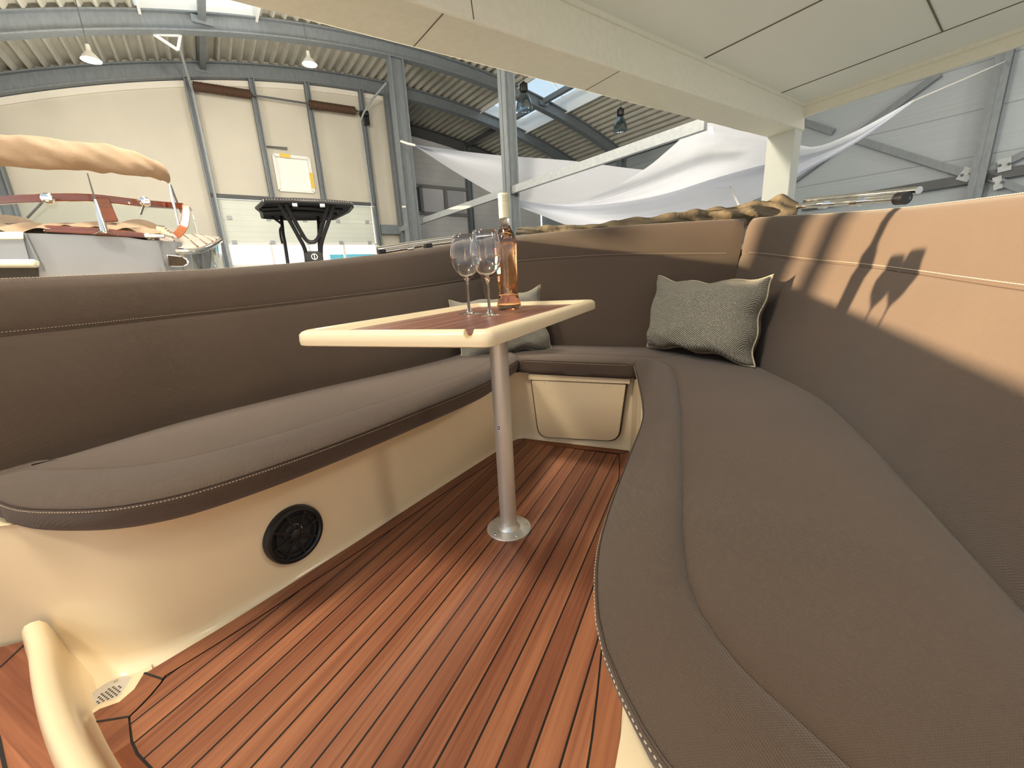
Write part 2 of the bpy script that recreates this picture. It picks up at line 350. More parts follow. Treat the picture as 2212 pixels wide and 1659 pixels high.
# ---- moulded shell: port wall, aft wall, starboard wall as one lofted strip
wallpath = [V((-2.3, -.55, 0)), V((-1.9, -.20, 0)), V((-1.6, .04, 0)), V((-1.43, .165, 0)), V((-1.32, .235, 0)), V((-1.24, .27, 0)), V((-1.15, .296, 0))]
wallpath = resample(wallpath[:-2]+[V((-1.235, .256, 0)), V((-1.165, .282, 0)), V((-1.118, .325, 0)), V((-1.088, .380, 0)), V((-1.066, .45, 0)), V((-1.046, .535, 0))], 30)
FLs = [p for p in FL if p.y > .56]
pathP = wallpath+FLs+cornerL
pathS = FRn+[V((-.078, -.4, 0)), V((-.078, -.9, 0))]
def topoff(p, i, n):  # direction out of the well
    return V((0, 0, 0))
full = pathP+pathS
rows = []
prof = [(-.018, -.012), (0, .0), (.008, .008), (.013, .022), (.016, .06), (.020, .18), (.026, .352)]
nrm_ = []
for i, p in enumerate(full):
    a = full[max(i-1, 0)]; b = full[min(i+1, len(full)-1)]; d = (b-a).normalized(); nrm_.append(V((-d.y, d.x, 0)))
for off, z in prof: rows.append([p+nr*off+V((0, 0, z)) for p, nr in zip(full, nrm_)])
mb = MB(); mb.grid(rows)
# bench tops behind the wall (solid ledges the cushions lie on)
mb.grid([[p+nr*.026+V((0, 0, .352)) for p, nr in zip(full, nrm_)], [p+nr*.10+V((0, 0, .352)) for p, nr in zip(full, nrm_)]])
mb.poly([V((-1.62, .05, .35)), V((-1.44, .19, .35)), V((-1.30, .27, .35)), V((-1.12, .38, .35)), V((-.94, 1.0, .35)), V((-.86, 1.86, .35)), V((-1.22, 2.3, .35)), V((-1.66, 1.2, .35)), V((-1.70, -.6, .35)), V((-2.3, -.6, .35))])
mb.poly([V((-.90, 1.84, .35)), V((-.2, 1.86, .35)), V((.15, 2.3, .35)), V((-1.22, 2.3, .35))])
mb.poly([V((-.20, 1.86, .35)), V((.0, .6, .35)), V((0, -.9, .35)), V((.5, -.9, .35)), V((.5, 1.2, .35)), V((.15, 2.3, .35))])
nr_ = [FRn[-1]]+near+[FL[0]]
nn_ = []
for i, p in enumerate(nr_):
    a = nr_[max(i-1, 0)]; b = nr_[min(i+1, len(nr_)-1)]; d = (b-a).normalized(); nn_.append(V((-d.y, d.x, 0)))
sg = 1 if nn_[3].y < 0 else -1
mb.grid([[p+q*sg*o_+V((0, 0, z)) for p, q in zip(nr_, nn_)] for o_, z in ((-.001, -.02), (-.001, .0042), (.010, .0042), (.022, -.002), (.04, -.010))])
# well bottom around the teak (drain pan) 
mb.poly([V((-2.2, -.6, -.012)), V((.0, -.9, -.012)), V((0, 2.0, -.012)), V((-1.2, 2.0, -.012)), V((-1.35, .3, -.012))])
build('moulded_wall', mb, M['gel'], liner, angle=50)
# ---- raised sill between wheelhouse floor and cockpit floor
sl = [onz(66, 1345, .12), onz(78, 1385, .108), onz(86, 1440, .10), onz(101, 1504, .10), onz(130, 1580, .10), onz(172, 1659, .10), onz(230, 1750, .10), onz(330, 1890, .10)]
sl = resample(sl, 30); rs = []
for i, p in enumerate(sl):
    d = (sl[min(i+1, 29)]-sl[max(i-1, 0)]).normalized(); sd = V((d.y, -d.x, 0)).normalized()   # sd -> port/forward side or cockpit
    if sd.x > 0: sd = -sd
    z = p.z; b = V((p.x, p.y, 0))
    sec = [(-.062, -.016), (-.046, .000), (-.036, .014), (-.028, z*.55), (-.021, z*.85), (-.012, z*.97), (0, z), (.010, z*.985), (.016, z-.012), (.019, z-.03), (.022, z-.06), (.04, -.02)]
    rs.append([b+sd*o_+V((0, 0, h)) for o_, h in sec])
mb = MB(); mb.rings(rs, False, False)
build('sill', mb, M['gel'], liner, angle=60)
fz = onz(150, 1600, .10).z-.040
mb = MB(); fw = [onz(0, 1398, fz), onz(68, 1381, fz), onz(80, 1440, fz), onz(105, 1540, fz), onz(140, 1640, fz), onz(200, 1770, fz), V((-.1, -.05, fz)), V((0, -.9, fz)), V((-1.7, -.9, fz)), V((-1.9, -.25, fz)), V((-1.58, .045, fz))]
mb.prism(fw, (0, 0, -.01))
build('wheelhouse_teak_floor', mb, teak('teak_wheelhouse', (.17, .055, .028), (.40, .16, .08), pitch=.5, x0=-1.9, along='x'), liner, smooth=False)
mb = MB(); a, b = onz(-2, 1443, fz+.0008), onz(55, 1390, fz+.0008); mb.bar(a, b, .004, .001)
mb.bar(onz(-4, 1590, fz+.0008), onz(12, 1665, fz+.0008), .005, .001); build('plank_seam', mb, M['caulk'], liner, smooth=False)
# ---- drain
dc = onz(237, 1503, -.008); dr = thing('floor_drain', 'round stainless floor drain with small holes beside the teak notch', 'drain', dc)
mb = MB(); mb.lathe([(.0, .0035), (.038, .0035), (.0425, .003), (.044, .0)], dc, Z, 40); build('drain_plate', mb, M['alu'], dr)
for i in range(-3, 4):
    for j in range(-3, 4):
        x, y = i*.0068+j*.0034, j*.0060
        if math.hypot(x, y) < .0190:
            mb = MB(); mb.disc(dc+V((x, y, .0030)), Z, .0021, .0009, 10); build('drain_hole', mb, M['gap'], dr, smooth=False)
for a in (20, 140, 260):
    mb = MB(); q = dc+V((math.cos(math.radians(a))*.033, math.sin(math.radians(a))*.033, .0033)); mb.disc(q, Z, .0042, .001, 14); mb.box(q+V((0, 0, .0011)), (.006, .001, .0004)); build('screw', mb, M['chrome'], dr)
# ---- locker door in the aft wall
YW = YF+.028-.03
def aw(px, py): return ony(px, py, YF+.012)
yl = YF-.000
TL, TR, BL, BR = aw(1150, 820), aw(1353, 829), aw(1166, 942), aw(1336, 951)
ld_ = thing('locker_door', 'cream drop-down locker door with rounded lower corners under the aft bench', 'door', ((TL.x+TR.x)/2, YF, .19))
def rounded(pts, rads, k=8):
    out = []; n = len(pts)
    for i, p in enumerate(pts):
        r = rads[i]
        if r <= 0: out.append(V(p)); continue
        a = (pts[i-1]-p).normalized(); b = (pts[(i+1) % n]-p).normalized(); p0 = p+a*r; p1 = p+b*r
        for q in range(k+1): t = q/k; out.append((1-t)**2*p0+2*t*(1-t)*p+t*t*p1)
    return out
door = rounded([TL, TR, BR, BL], [.004, .004, .055, .055])
dd = [V((p.x, YF+.006, p.z)) for p in door]
cen = sum(dd, V((0, 0, 0)))/len(dd)
mb = MB(); mb.prism([cen+(p-cen)*1.03+V((0, -.001, 0)) for p in dd], (0, .010, 0)); build('door_gap', mb, M['gap'], ld_, smooth=False)
mb = MB(); mb.prism([p+V((0, -.008, 0)) for p in dd], (0, .012, 0)); build('door_panel', mb, M['geld'], ld_, bevel=.002)
hs = [aw(1144, 806), aw(1362, 817), aw(1362, 827.5), aw(1144, 818.5)]
mb = MB(); mb.prism([V((p.x, YF-.006, p.z)) for p in hs], (0, .014, 0)); build('hinge_strip', mb, M['geld'], ld_, bevel=.0015)
for (px, py) in ((1178, 813.5), (1188.5, 813.5), (1306, 819.5), (1318, 820), (1178, 824.5), (1188.5, 825), (1306, 832), (1318, 832.5)):
    p = aw(px, py); mb = MB(); mb.disc(V((p.x, YF-.0035 if py < 821 else YF-.0005, p.z)), V((0, -1, 0)), .0032, .003, 12); build('screw', mb, M['alu'], ld_)
# ---- loudspeaker in the port wall
sp0 = V((-1.049, .585, .175))
q = onx(630, 1150, -1.046); sp0 = V((-1.046, q.y, q.z)); ax = V((.985, -.15, .034)).normalized()
spk = thing('wall_speaker', 'round black loudspeaker set low in the cream port wall', 'speaker', sp0)
o_ = sp0+ax*.005
SR = .083
mb = MB(); mb.lathe([(SR, 0), (SR, .016), (SR-.004, .024), (SR-.012, .026), (SR-.016, .022), (SR-.017, .012)], o_, ax, 56); build('rim', mb, M['blackp'], spk)
mb = MB(); mb.lathe([(SR-.014, .012), (.055, .009), (.026, .004), (.020, .008), (.0, .010)], o_, ax, 48); build('cone', mb, mat('speaker_cone', (.02, .021, .02), .55), spk)
u_ = ax.orthogonal().normalized(); v_ = ax.cross(u_)
for k in range(8):
    a = k*math.pi/4+.2; dr_ = u_*math.cos(a)+v_*math.sin(a); mb = MB(); mb.bar(o_+ax*.020+dr_*.012, o_+ax*.020+dr_*(SR-.014), .006, .004, up=ax); build('grille_spoke', mb, M['blackp'], spk)
mb = MB(); mb.lathe([(.013, .016), (.016, .022), (.008, .026), (0, .027)], o_, ax, 28); build('centre_cap', mb, M['blackp'], spk)
mb = MB(); mb.lathe([(.050, .017), (.052, .022), (.055, .022), (.057, .017)], o_, ax, 48); build('grille_ring', mb, M['blackp'], spk)

# ---- cushions
def cushion(front, back, name, label, seamd=None, N=60, h0=.358, top=ZS, bot_in=.03, bolster=.012, fr_=.016, roundends=(True, True), parts=True, base=None):
    F = resample(front, N); B = resample(back, N)
    th = thing(name, label, 'cushion', base or (F[N//2]+B[N//2])*.5*1.0+V((0, 0, -.07)), 'fitted bench seat cushions')
    rs = []
    for i in range(N):
        f = V((F[i].x, F[i].y, 0)); b = V((B[i].x, B[i].y, 0)); L = (b-f).length; d = (b-f)/L
        s = i/(N-1); sd = seamd(s) if seamd else L*.4; sd = min(sd, L*.75)
        sec = [(L-.01, h0), (bot_in+.01, h0), (bot_in, h0+.004), (bot_in*.45, h0+.02), (.002, top-.022), (.001, top-.012), (.004, top-.0062), (fr_, top+.001), (fr_+.025, top+.006+bolster*.5),
               (sd*.5, top+.006+bolster), (sd-.035, top+.004+bolster), (sd-.012, top+bolster*.4+.002), (sd-.003, top-.001), (sd, top-.005), (sd+.003, top-.001), (sd+.018, top+.003), (sd+.07, top+.006), (lerp(sd, L, .6), top+.007), (L-.03, top+.003), (L-.004, top-.008), (L, top-.02), (L, h0+.01)]
        ring = [f+d*x+V((0, 0, z)) for x, z in sec]
        rs.append(ring)
    def endcap(r, nb, dist):
        c = sum(r, V((0, 0, 0)))/len(r); dirn = (sum(nb, V((0, 0, 0)))/len(nb)-c).normalized()
        inward = [p+dirn*dist for p in r]
        out = []
        for p in r: out.append(p+V((0, 0, (c.z-p.z)*.22)))
        return out, inward
    e0, i0 = endcap(rs[0], rs[1], .012); e1, i1 = endcap(rs[-1], rs[-2], .012)
    rs = [e0, i0]+rs[1:-1]+[i1, e1]
    mb = MB(); mb.rings([r for r in rs], True, True)
    build('cushion_body', mb, M['brown'], th, angle=60)
    # piping along the front edge and the seam between bolster and seat
    fp = [p+V((0, 0, top-.0062-p.z)) for p in F[1:-1]]
    fp2 = []
    for i in range(1, N-1):
        f = V((F[i].x, F[i].y, 0)); b = V((B[i].x, B[i].y, 0)); d = (b-f).normalized(); fp2.append(f+d*.0035+V((0, 0, top-.0055)))
    mb = MB(); mb.tube(fp2, .0016, 8); build('edge_seam', mb, M['piping'], th)
    dense = resample(fp2, 1+int(sum((a-b).length for a, b in zip(fp2, fp2[1:]))/.0032), False); mb = MB()
    for i in range(0, len(dense)-2, 2):
        d0, d1 = dense[i], dense[i+1]; nn = (d1-d0).normalized(); sd = V((-nn.y, nn.x, 0)); 
        bdir = V((B[min(N-1, int(i/len(dense)*N))]-F[min(N-1, int(i/len(dense)*N))])); sd = sd if sd.dot(bdir) < 0 else -sd
        mb.bar(d0+sd*.0030+V((0, 0, -.0062)), d1+sd*.0030+V((0, 0, -.0062)), .0009, .0012)
    build('stitching', mb, M['stitch'], th, smooth=False)
    return th, F, B
frontL = [V((-2.05, -.30, 0)), V((-1.72, .02, 0)), V((-1.50, .165, 0))]+[onz(x, y, .424) for x, y in ((0, 1085), (60, 1100), (200, 1100), (320, 1084), (440, 1055), (610, 1000), (760, 945), (900, 890), (1045, 830))]+[V((-.795, 1.62, .42)), V((-.818, 1.80, .42))]
frontL = frontL[:3]+[frontL[3]+V((0, -.0, 0))]+frontL[4:]
backL = [V((-2.35, .02, 0)), V((-1.80, .12, 0)), V((-1.55, .19, 0)), V((-1.485, .30, 0)), V((-1.487, .50, 0)), V((-1.485, .68, 0)), V((-1.44, .90, 0)), V((-1.375, 1.13, 0)), V((-1.29, 1.38, 0)), V((-1.235, 1.58, 0)), V((-1.195, 1.80, 0)), V((-1.18, 2.16, 0))]
# port bench is split by an end piece near the wheelhouse
fL = [onz(-16, 1074, .424)]+frontL[3:]
bL = [V((-1.487, .24, 0)), V((-1.487, .36, 0))]+backL[4:]
port_ = cushion(fL, bL, 'port_seat_cushion', 'long brown bench cushion on the left below the table, over the speaker wall', seamd=lambda s: .21-.05*s, base=V((-1.2, 1.0, .355)))
q = onz(858, 914, .350); q = V((q.x-.012, q.y, .350)); mb = MB(); mb.disc(q, Z, .009, .010, 16); mb.disc(q-Z*.004, Z, .006, .004, 16); build('fastener_knob', mb, M['piping'], port_[0])
fA = [V((-.812, 1.795, 0)), V((-.55, 1.79, 0)), V((-.285, 1.79, 0))]; fA = [V((-.812, YF-.02, 0)), V((-.55, YF-.022, 0)), V((-.275, YF-.02, 0))]
bA = [V((-1.165, 2.19, 0)), V((-.6, 2.205, 0)), V((.05, 2.19, 0))]
cushion(fA, bA, 'aft_seat_cushion', 'short brown bench cushion across the stern above the cream locker door', seamd=lambda s: .16, bolster=.0, N=24, bot_in=.004, base=V((-.57, 2.0, .355)))
frontR = [V((-.274, 1.815, 0))]+[onz(x, y, .424) for x, y in ((1377, 822), (1386, 870), (1385, 910), (1355, 990), (1320, 1080), (1290, 1180), (1283, 1280), (1292, 1370), (1320, 1450), (1365, 1545), (1437, 1659))]+[V((.05, .235, 0)), V((.14, .18, 0)), V((.30, .12, 0))]
backR = [V((.075, 2.175, 0)), V((.16, 2.0, 0)), V((.225, 1.80, 0)), V((.29, 1.60, 0)), V((.335, 1.40, 0)), V((.350, 1.15, 0)), V((.352, .90, 0)), V((.352, .6, 0)), V((.352, .3, 0)), V((.352, .05, 0))]
seamR = [onz(x, y, .432) for x, y in ((1415, 779), (1450, 792), (1464, 830), (1471, 900), (1475, 1000), (1479, 1100), (1482, 1200), (1500, 1290), (1560, 1385), (1640, 1465), (1720, 1540), (1850, 1659), (2100, 1880))]
def seamfun(F, B, curve):
    N = 60; FF = resample(F, N); BB = resample(B, N); cc = resample(curve, 200); out = []
    for f, b in zip(FF, BB):
        f = V((f.x, f.y, 0)); b = V((b.x, b.y, 0)); d = (b-f).normalized(); best = None
        for c in cc:
            c = V((c.x, c.y, 0)); off = abs((c-f).cross(d).z)
            if best is None or off < best[0]: best = (off, (c-f).dot(d))
        out.append(max(.05, best[1]))
    for _ in range(3): out = [out[0]]+[(out[i-1]+out[i]*2+out[i+1])/4 for i in range(1, N-1)]+[out[-1]]
    return lambda s: out[min(N-1, int(round(s*(N-1))))]
cushion(frontR, backR, 'starboard_seat_cushion', 'wide brown bench cushion on the right with a raised curved front bolster', seamd=seamfun(frontR, backR, seamR), bolster=.014, base=V((.1, 1.0, .355)))

# ---- back rests
def backrest(bottom, top, seamfrac, name, label, N=50, out=.07, base=None):
    Bt = resample(bottom, N); Tp = resample(top, N)
    th = thing(name, label, 'back cushion', base, 'fitted backrest cushions'); rs = []; sc = []; 
    for i in range(N):
        b, t = Bt[i], Tp[i]; j0, j1 = max(i-1, 0), min(i+1, N-1); tg = (Bt[j1]-Bt[j0]).normalized(); up = (t-b); h = up.length; up.normalize(); nr = tg.cross(up).normalized()   # points inward or outward
        cdir = V((-.57, 1.0, .7))-b
        if nr.dot(cdir) < 0: nr = -nr
        fr = seamfrac(i/(N-1)) if callable(seamfrac) else seamfrac
        hs_ = h*fr
        sec = [(0, -.02), (.0, .004), (.006, .02), (.012, .08), (hs_*.0+.016, hs_*.5), (.013, hs_-.03), (.008, hs_-.006), (.0055, hs_), (.008, hs_+.006), (.011, hs_+.03), (.010, h-.045), (.004, h-.018), (-.005, h-.005), (-.016, h), (-.045, h), (-.058, h-.006), (-.066, h-.02), (-.068, h*.5), (-.068, -.02)]
        rs.append([b+nr*x+up*y for x, y in sec]); sc.append((b+nr*.0092+up*(hs_+.0085), b+nr*.0060+up*hs_, b+nr*(-.0030)+up*(h-.0045)))
    def ec(r, nb):
        c = sum(r, V((0, 0, 0)))/len(r); dn = (sum(nb, V((0, 0, 0)))/len(nb)-c).normalized(); return [p+(c-p)*.05 for p in r], [p+dn*.010 for p in r]
    e0, i0 = ec(rs[0], rs[1]); e1, i1 = ec(rs[-1], rs[-2]); rs = [e0, i0]+rs[1:-1]+[i1, e1]
    mb = MB(); mb.rings(rs, True, True); build('backrest_body', mb, M['brown'], th, angle=60)
    mb = MB(); mb.tube([s_[1] for s_ in sc[1:-1]], .0009, 6); build('seam_piping', mb, M['piping'], th)
    for row in (0, 2):
        mb = MB(); ln = [s_[row] for s_ in sc[1:-1]]; dn = resample(ln, 1+int(sum((a-b).length for a, b in zip(ln, ln[1:]))/.0034), False)
        for i in range(0, len(dn)-1, 2): mb.bar(dn[i], dn[i+1], .0014, .0013)
        build('stitching', mb, M['stitch'], th, smooth=False)
    return th
b_l = [V((-1.49, -.75, ZS)), V((-1.49, -.3, ZS)), V((-1.488, .0, ZS)), V((-1.488, .30, ZS)), V((-1.487, .50, ZS)), V((-1.487, .68, ZS)), V((-1.44, .90, ZS)), V((-1.375, 1.13, ZS)), V((-1.29, 1.38, ZS)), V((-1.235, 1.58, ZS)), V((-1.205, 1.80, ZS)), V((-1.19, 2.185, ZS))]
t_l = [V((-1.65, -.75, .86)), V((-1.65, -.3, .865)), V((-1.645, .0, .875)), V((-1.64, .30, .882)), V((-1.635, .55, .889)), V((-1.625, .80, .899)), V((-1.59, 1.05, .912)), V((-1.53, 1.30, .931)), V((-1.46, 1.52, .952)), V((-1.40, 1.72, .972)), V((-1.345, 1.95, .999)), V((-1.28, 2.26, 1.036))]
backrest(b_l, t_l, lambda s: .70-.06*s, 'port_back_cushion', 'long dark brown backrest along the left side of the cockpit', base=V((-1.57, .9, .43)))
b_a = [V((-1.175, 2.19, ZS)), V((-.9, 2.198, ZS)), V((-.57, 2.20, ZS)), V((-.25, 2.198, ZS)), V((.068, 2.185, ZS))]
t_a = [V((-1.265, 2.275, 1.040)), V((-.95, 2.29, 1.050)), V((-.57, 2.295, 1.050)), V((-.25, 2.29, 1.043)), V((.145, 2.265, 1.026))]
backrest(b_a, t_a, lambda s: .755 if s < .55 else .755-.03*(s-.55)/.45, 'aft_back_cushion', 'brown backrest across the stern, its top edge sunlit', N=26, base=V((-.57, 2.25, .43)))
b_r = [V((.082, 2.18, ZS)), V((.16, 2.0, ZS)), V((.225, 1.80, ZS)), V((.29, 1.60, ZS)), V((.335, 1.40, ZS)), V((.350, 1.15, ZS)), V((.352, .90, ZS)), V((.352, .6, ZS)), V((.352, .3, ZS)), V((.352, .0, ZS)), V((.352, -.3, ZS))]
t_r = [V((.158, 2.26, 1.024)), V((.255, 2.09, 1.008)), V((.345, 1.89, .985)), V((.415, 1.70, .967)), V((.465, 1.50, .950)), V((.490, 1.22, .931)), V((.495, .96, .915)), V((.497, .62, .897)), V((.497, .3, .885)), V((.497, 0, .875)), V((.497, -.3, .868))]
def sr(s): return interp([(0, .735), (.2, .70), (.45, .68), (1, .66)], s)
backrest(b_r, t_r, sr, 'starboard_back_cushion', 'brown backrest along the right side carrying the sunlit patch and bottle shadow', base=V((.45, 1.0, .43)))

# ---- hull and side deck outside the benches
hull = thing('boat_hull', 'cream side deck and hull of the boat around the benches', 'boat hull', (-.57, .8, -1.15))
gl = [(-1.80, -1.6, .80), (-1.79, -.6, .82), (-1.775, .30, .835), (-1.76, .80, .85), (-1.69, 1.30, .88), (-1.58, 1.72, .91), (-1.46, 2.1, .945), (-1.33, 2.42, .965), (-1.0, 2.50, .975), (-.57, 2.52, .975), (-.14, 2.50, .97), (.19, 2.42, .955), (.33, 2.1, .93), (.46, 1.72, .905), (.565, 1.3, .875), (.63, .8, .85), (.645, .3, .835), (.65, -.6, .82), (.66, -1.6, .80)]
gl = [(-.57+(x+.57)*1.065, y if y < 2 else y+.07, z-.03) for x, y, z in gl]; gp = resample([V(p) for p in gl], 60); cc_ = V((-.57, .6, 0)); mb = MB()
rows = []
for k, (dx, dz) in enumerate([(-.075, -.035), (-.02, -.01), (.0, -.012), (.015, -.03), (.02, -.07), (.0, -.4), (-.12, -.9), (-.35, -1.5), (-.8, -1.95)]):
    row = []
    for i, p in enumerate(gp):
        a, b = gp[max(i-1, 0)], gp[min(i+1, 59)]; d = (b-a).normalized(); nn = V((-d.y, d.x, 0))
        if nn.dot(p-cc_) < 0: nn = -nn
        row.append(V((p.x, p.y, p.z+dz))+nn*dx)
    rows.append(row)
mb.grid(rows); build('hull_shell', mb, M['gel'], hull, angle=50)
for xx, sd_ in ((-1.3, 'left'), (.1, 'right')):
    mb = MB(); mb.box((xx, .3, -1.38), (.25, .5, .42)); tag(build('keel_block', mb, M['mahogl'], base=V((xx, .3, -1.6))), 'timber block on the hall floor under the %s side of the boat' % sd_, 'support', 'keel blocks')
# ============================================================ TABLE
tz0, tz1 = .690, .724
tb = thing('cockpit_table', 'cream-rimmed rectangular table with a teak inlay on one aluminium pedestal', 'table', V((-.62, 1.075, 0)))
cor = [V((-.842, .628, 0)), V((-.366, .676, 0)), V((-.366, 1.505, 0)), V((-.842, 1.455, 0))]
def ring_t(d):
    c_ = [p+sum(((q-p).normalized() for q in (cor[i-1], cor[(i+1) % 4])), V((0, 0, 0)))*d*1.0 for i, p in enumerate(cor)]
    rd = [max(.006, r-d*.6) for r in (.040, .022, .034, .034)]; arcs = rounded(c_, rd, 6)
    A0, B0 = arcs[6], arcs[7]; ex = [lerp(A0, B0, t) for t in (.2, .5, .8, .925, .94, .962, .975)]
    return arcs[:7]+ex+arcs[7:]
cen = sum(cor, V((0, 0, 0)))/4
secs = [(.004, 0), (-.003, .003), (-.004, .012), (-.003, .026), (.002, .032), (.009, .035), (.020, .035), (.030, .031), (.037, .024), (.042, .0225), (.043, .014)]
rows = []
for d, h in secs:
    r = [p+V((0, 0, tz0+h)) for p in ring_t(d)]
    for i in (11, 12):
        if r[i].z > tz0+.019: r[i].z = tz0+.019
    rows.append(r)
k_ = len(rows[0]); mb = MB(); mb.rings(rows, True, False)
mb.face([len(mb.v)-k_+i for i in range(k_)]); mb.face([i for i in range(k_)])
build('rim', mb, M['gel'], tb, angle=50)
mb = MB(); mb.prism([p+V((0, 0, tz0+.016)) for p in ring_t(.0405)], (0, 0, .0065)); build('teak_inlay', mb, M['teakt'], tb, smooth=False)
pc = V((-.6749*.82, 1.3108*.82, 0)); pc = V((-.5537, 1.0749, 0))
mb = MB(); mb.lathe([(.0275, .004), (.0275, tz0+.001)], pc, Z, 40, caps=True); build('pedestal_pole', mb, M['alu'], tb)
mb = MB(); mb.lathe([(.074, .004), (.074, .007), (.071, .0095), (.038, .0125), (.032, .020), (.030, .028), (.0277, .028)], pc, Z, 56); build('base_plate', mb, M['aluplate'], tb)
for k in range(5):
    a = k*2*math.pi/5+.55; mb = MB(); q = pc+V((math.cos(a)*.060, math.sin(a)*.060, .0102)); mb.lathe([(.0, .0022), (.003, .002), (.0052, 0)], q, Z, 14); mb.box(q+V((0, 0, .0022)), (.006, .0012, .0006)); build('base_screw', mb, M['chrome'], tb)
mb = MB(); mb.box(V((cen.x-.16, .80, tz0-.004)), (.03, .05, .008)); build('rubber_foot', mb, M['gel'], tb)
mb = MB(); mb.box(V((pc.x, pc.y, tz0-.008)), (.16, .16, .014)); build('mounting_plate', mb, M['alu'], tb, bevel=.003)
# maker's mark on the pole
q = ony(1070, 921, pc.y-.027); dpole = (O-V((pc.x, pc.y, q.z))); dpole.z = 0; dpole.normalize()
def onpole(da, z, r=.0279):
    a = math.atan2(dpole.y, dpole.x)+da; return V((pc.x+math.cos(a)*r, pc.y+math.sin(a)*r, z))
zc_ = onz(0, 0, .5); zc_ = ony(1070, 921, pc.y-.02).z
def patch(da0, da1, z0, z1, mt, r=.0279, nm='maker_label', par=tb):
    mb = MB(); k = 6; mb.grid([[onpole(da0+(da1-da0)*i/k, z0, r) for i in range(k+1)], [onpole(da0+(da1-da0)*i/k, z1, r) for i in range(k+1)]]); return build(nm, mb, mt, par)
patch(-.72, -.30, zc_-.010, zc_+.007, M['sticker'])
patch(-.68, -.38, zc_-.006, zc_+.0055, M['navy'], .0281, 'maker_mark'); patch(-.60, -.46, zc_-.003, zc_+.0025, M['sticker'], .0283, 'maker_mark'); patch(-.40, -.355, zc_-.004, zc_+.004, M['red'], .0283, 'maker_mark'); patch(-.68, -.36, zc_-.0085, zc_-.0075, M['navy'], .0281, 'maker_mark')
TZ = tz0+.0227
# ---- wine bottle
bp_ = onz(1100, 667, TZ); bt = thing('wine_bottle', 'tall clear bottle of rose wine with a cream screw cap on the table', 'bottle', bp_)
prof = [(.0, .006), (.028, .004), (.038, .0), (.0415, .006), (.041, .016), (.037, .030), (.0335, .040), (.0325, .047), (.0325, .060), (.0328, .10), (.034, .15), (.0352, .19), (.0355, .215), (.0345, .228), (.031, .240), (.025, .251), (.0195, .260), (.0178, .268), (.0172, .30), (.0170, .305)]
mb = MB(); mb.lathe(prof, bp_, Z, 48); build('bottle_glass', mb, M['bottle'], bt)
mb = MB(); mb.lathe([(0, .010), (.034, .010), (.036, .018), (.031, .038), (.0295, .047), (.0295, .10), (.031, .15), (.0322, .19), (.0325, .213), (.031, .227), (.026, .240), (.019, .252), (.0162, .262), (.0155, .268), (0, .268)], bp_, Z, 48); build('wine', mb, M['liq'], bt)
mb = MB(); pf = [(.0176, .292), (.0178, .335)]
for k in range(5): pf += [(.0180, .337+k*.0045), (.0171, .3385+k*.0045), (.0180, .340+k*.0045)]
pf += [(.0178, .364), (.0165, .3665), (0, .367)]
mb.lathe(pf, bp_, Z, 40); build('screw_cap', mb, M['foil'], bt)
mb = MB(); mb.lathe([(.0327, .0445), (.0338, .0465), (.0338, .0485), (.0327, .0505)], bp_, Z, 40); build('glass_ring', mb, M['bottle'], bt)
da_ = math.atan2((O-bp_).y, (O-bp_).x)
def bpatch(a0, a1, z0, z1, mt, nm, r):
    mb = MB(); k = 8; mb.grid([[bp_+V((math.cos(da_+lerp(a0, a1, i/k))*r, math.sin(da_+lerp(a0, a1, i/k))*r, z0)) for i in range(k+1)], [bp_+V((math.cos(da_+lerp(a0, a1, i/k))*(r), math.sin(da_+lerp(a0, a1, i/k))*(r), z1)) for i in range(k+1)]]); build(nm, mb, mt, bt)
bpatch(-1.9, -.85, .143, .172, M['orange'], 'label_print', .0357); bpatch(-1.9, -.70, .118, .138, M['teal'], 'label_print', .0347); bpatch(-1.5, -1.2, .150, .164, M['sticker'], 'label_print', .0361)
for z in (.178, .184, .190, .196): bpatch(-1.75, -1.0, z, z+.0028, M['red'], 'label_print', .0362)
for z in (.094, .100, .106): bpatch(-1.65, -.9, z, z+.0025, M['red'], 'label_print', .0341)
# ---- wine glasses
def wine_glass(p, label, tilt=None):
    g = thing('wine_glass', label, 'glass', p, 'wine glasses on the table')
    bowl = [(.004, .104), (.010, .108), (.020, .116), (.032, .128), (.041, .143), (.0455, .158), (.046, .170), (.0445, .186), (.041, .206), (.036, .226), (.0335, .236), (.0330, .2365), (.0355, .225), (.0403, .206), (.0437, .186), (.0451, .170), (.0446, .158), (.040, .1442), (.0312, .1292), (.019, .1175), (.008, .111), (.0, .1098)]
    mb = MB(); mb.lathe(bowl, p, Z, 48); build('bowl', mb, M['glass'], g)
    mb = MB(); mb.lathe([(.010, .005), (.0062, .012), (.0045, .022), (.0038, .05), (.0040, .085), (.0055, .100), (.010, .1083)], p, Z, 24); build('stem', mb, M['glass'], g)
    mb = MB(); mb.lathe([(0, .0005), (.034, .0), (.0355, .001), (.034, .0018), (.018, .0035), (.009, .0065), (.0, .009)], p, Z, 48); build('foot', mb, M['glass'], g)
g1 = onz(1058, 681, TZ); g2 = onz(1014, 677.5, TZ)
wine_glass(g1, 'empty stemmed wine glass standing right beside the bottle')
wine_glass(g2, 'empty stemmed wine glass farther left from the bottle')

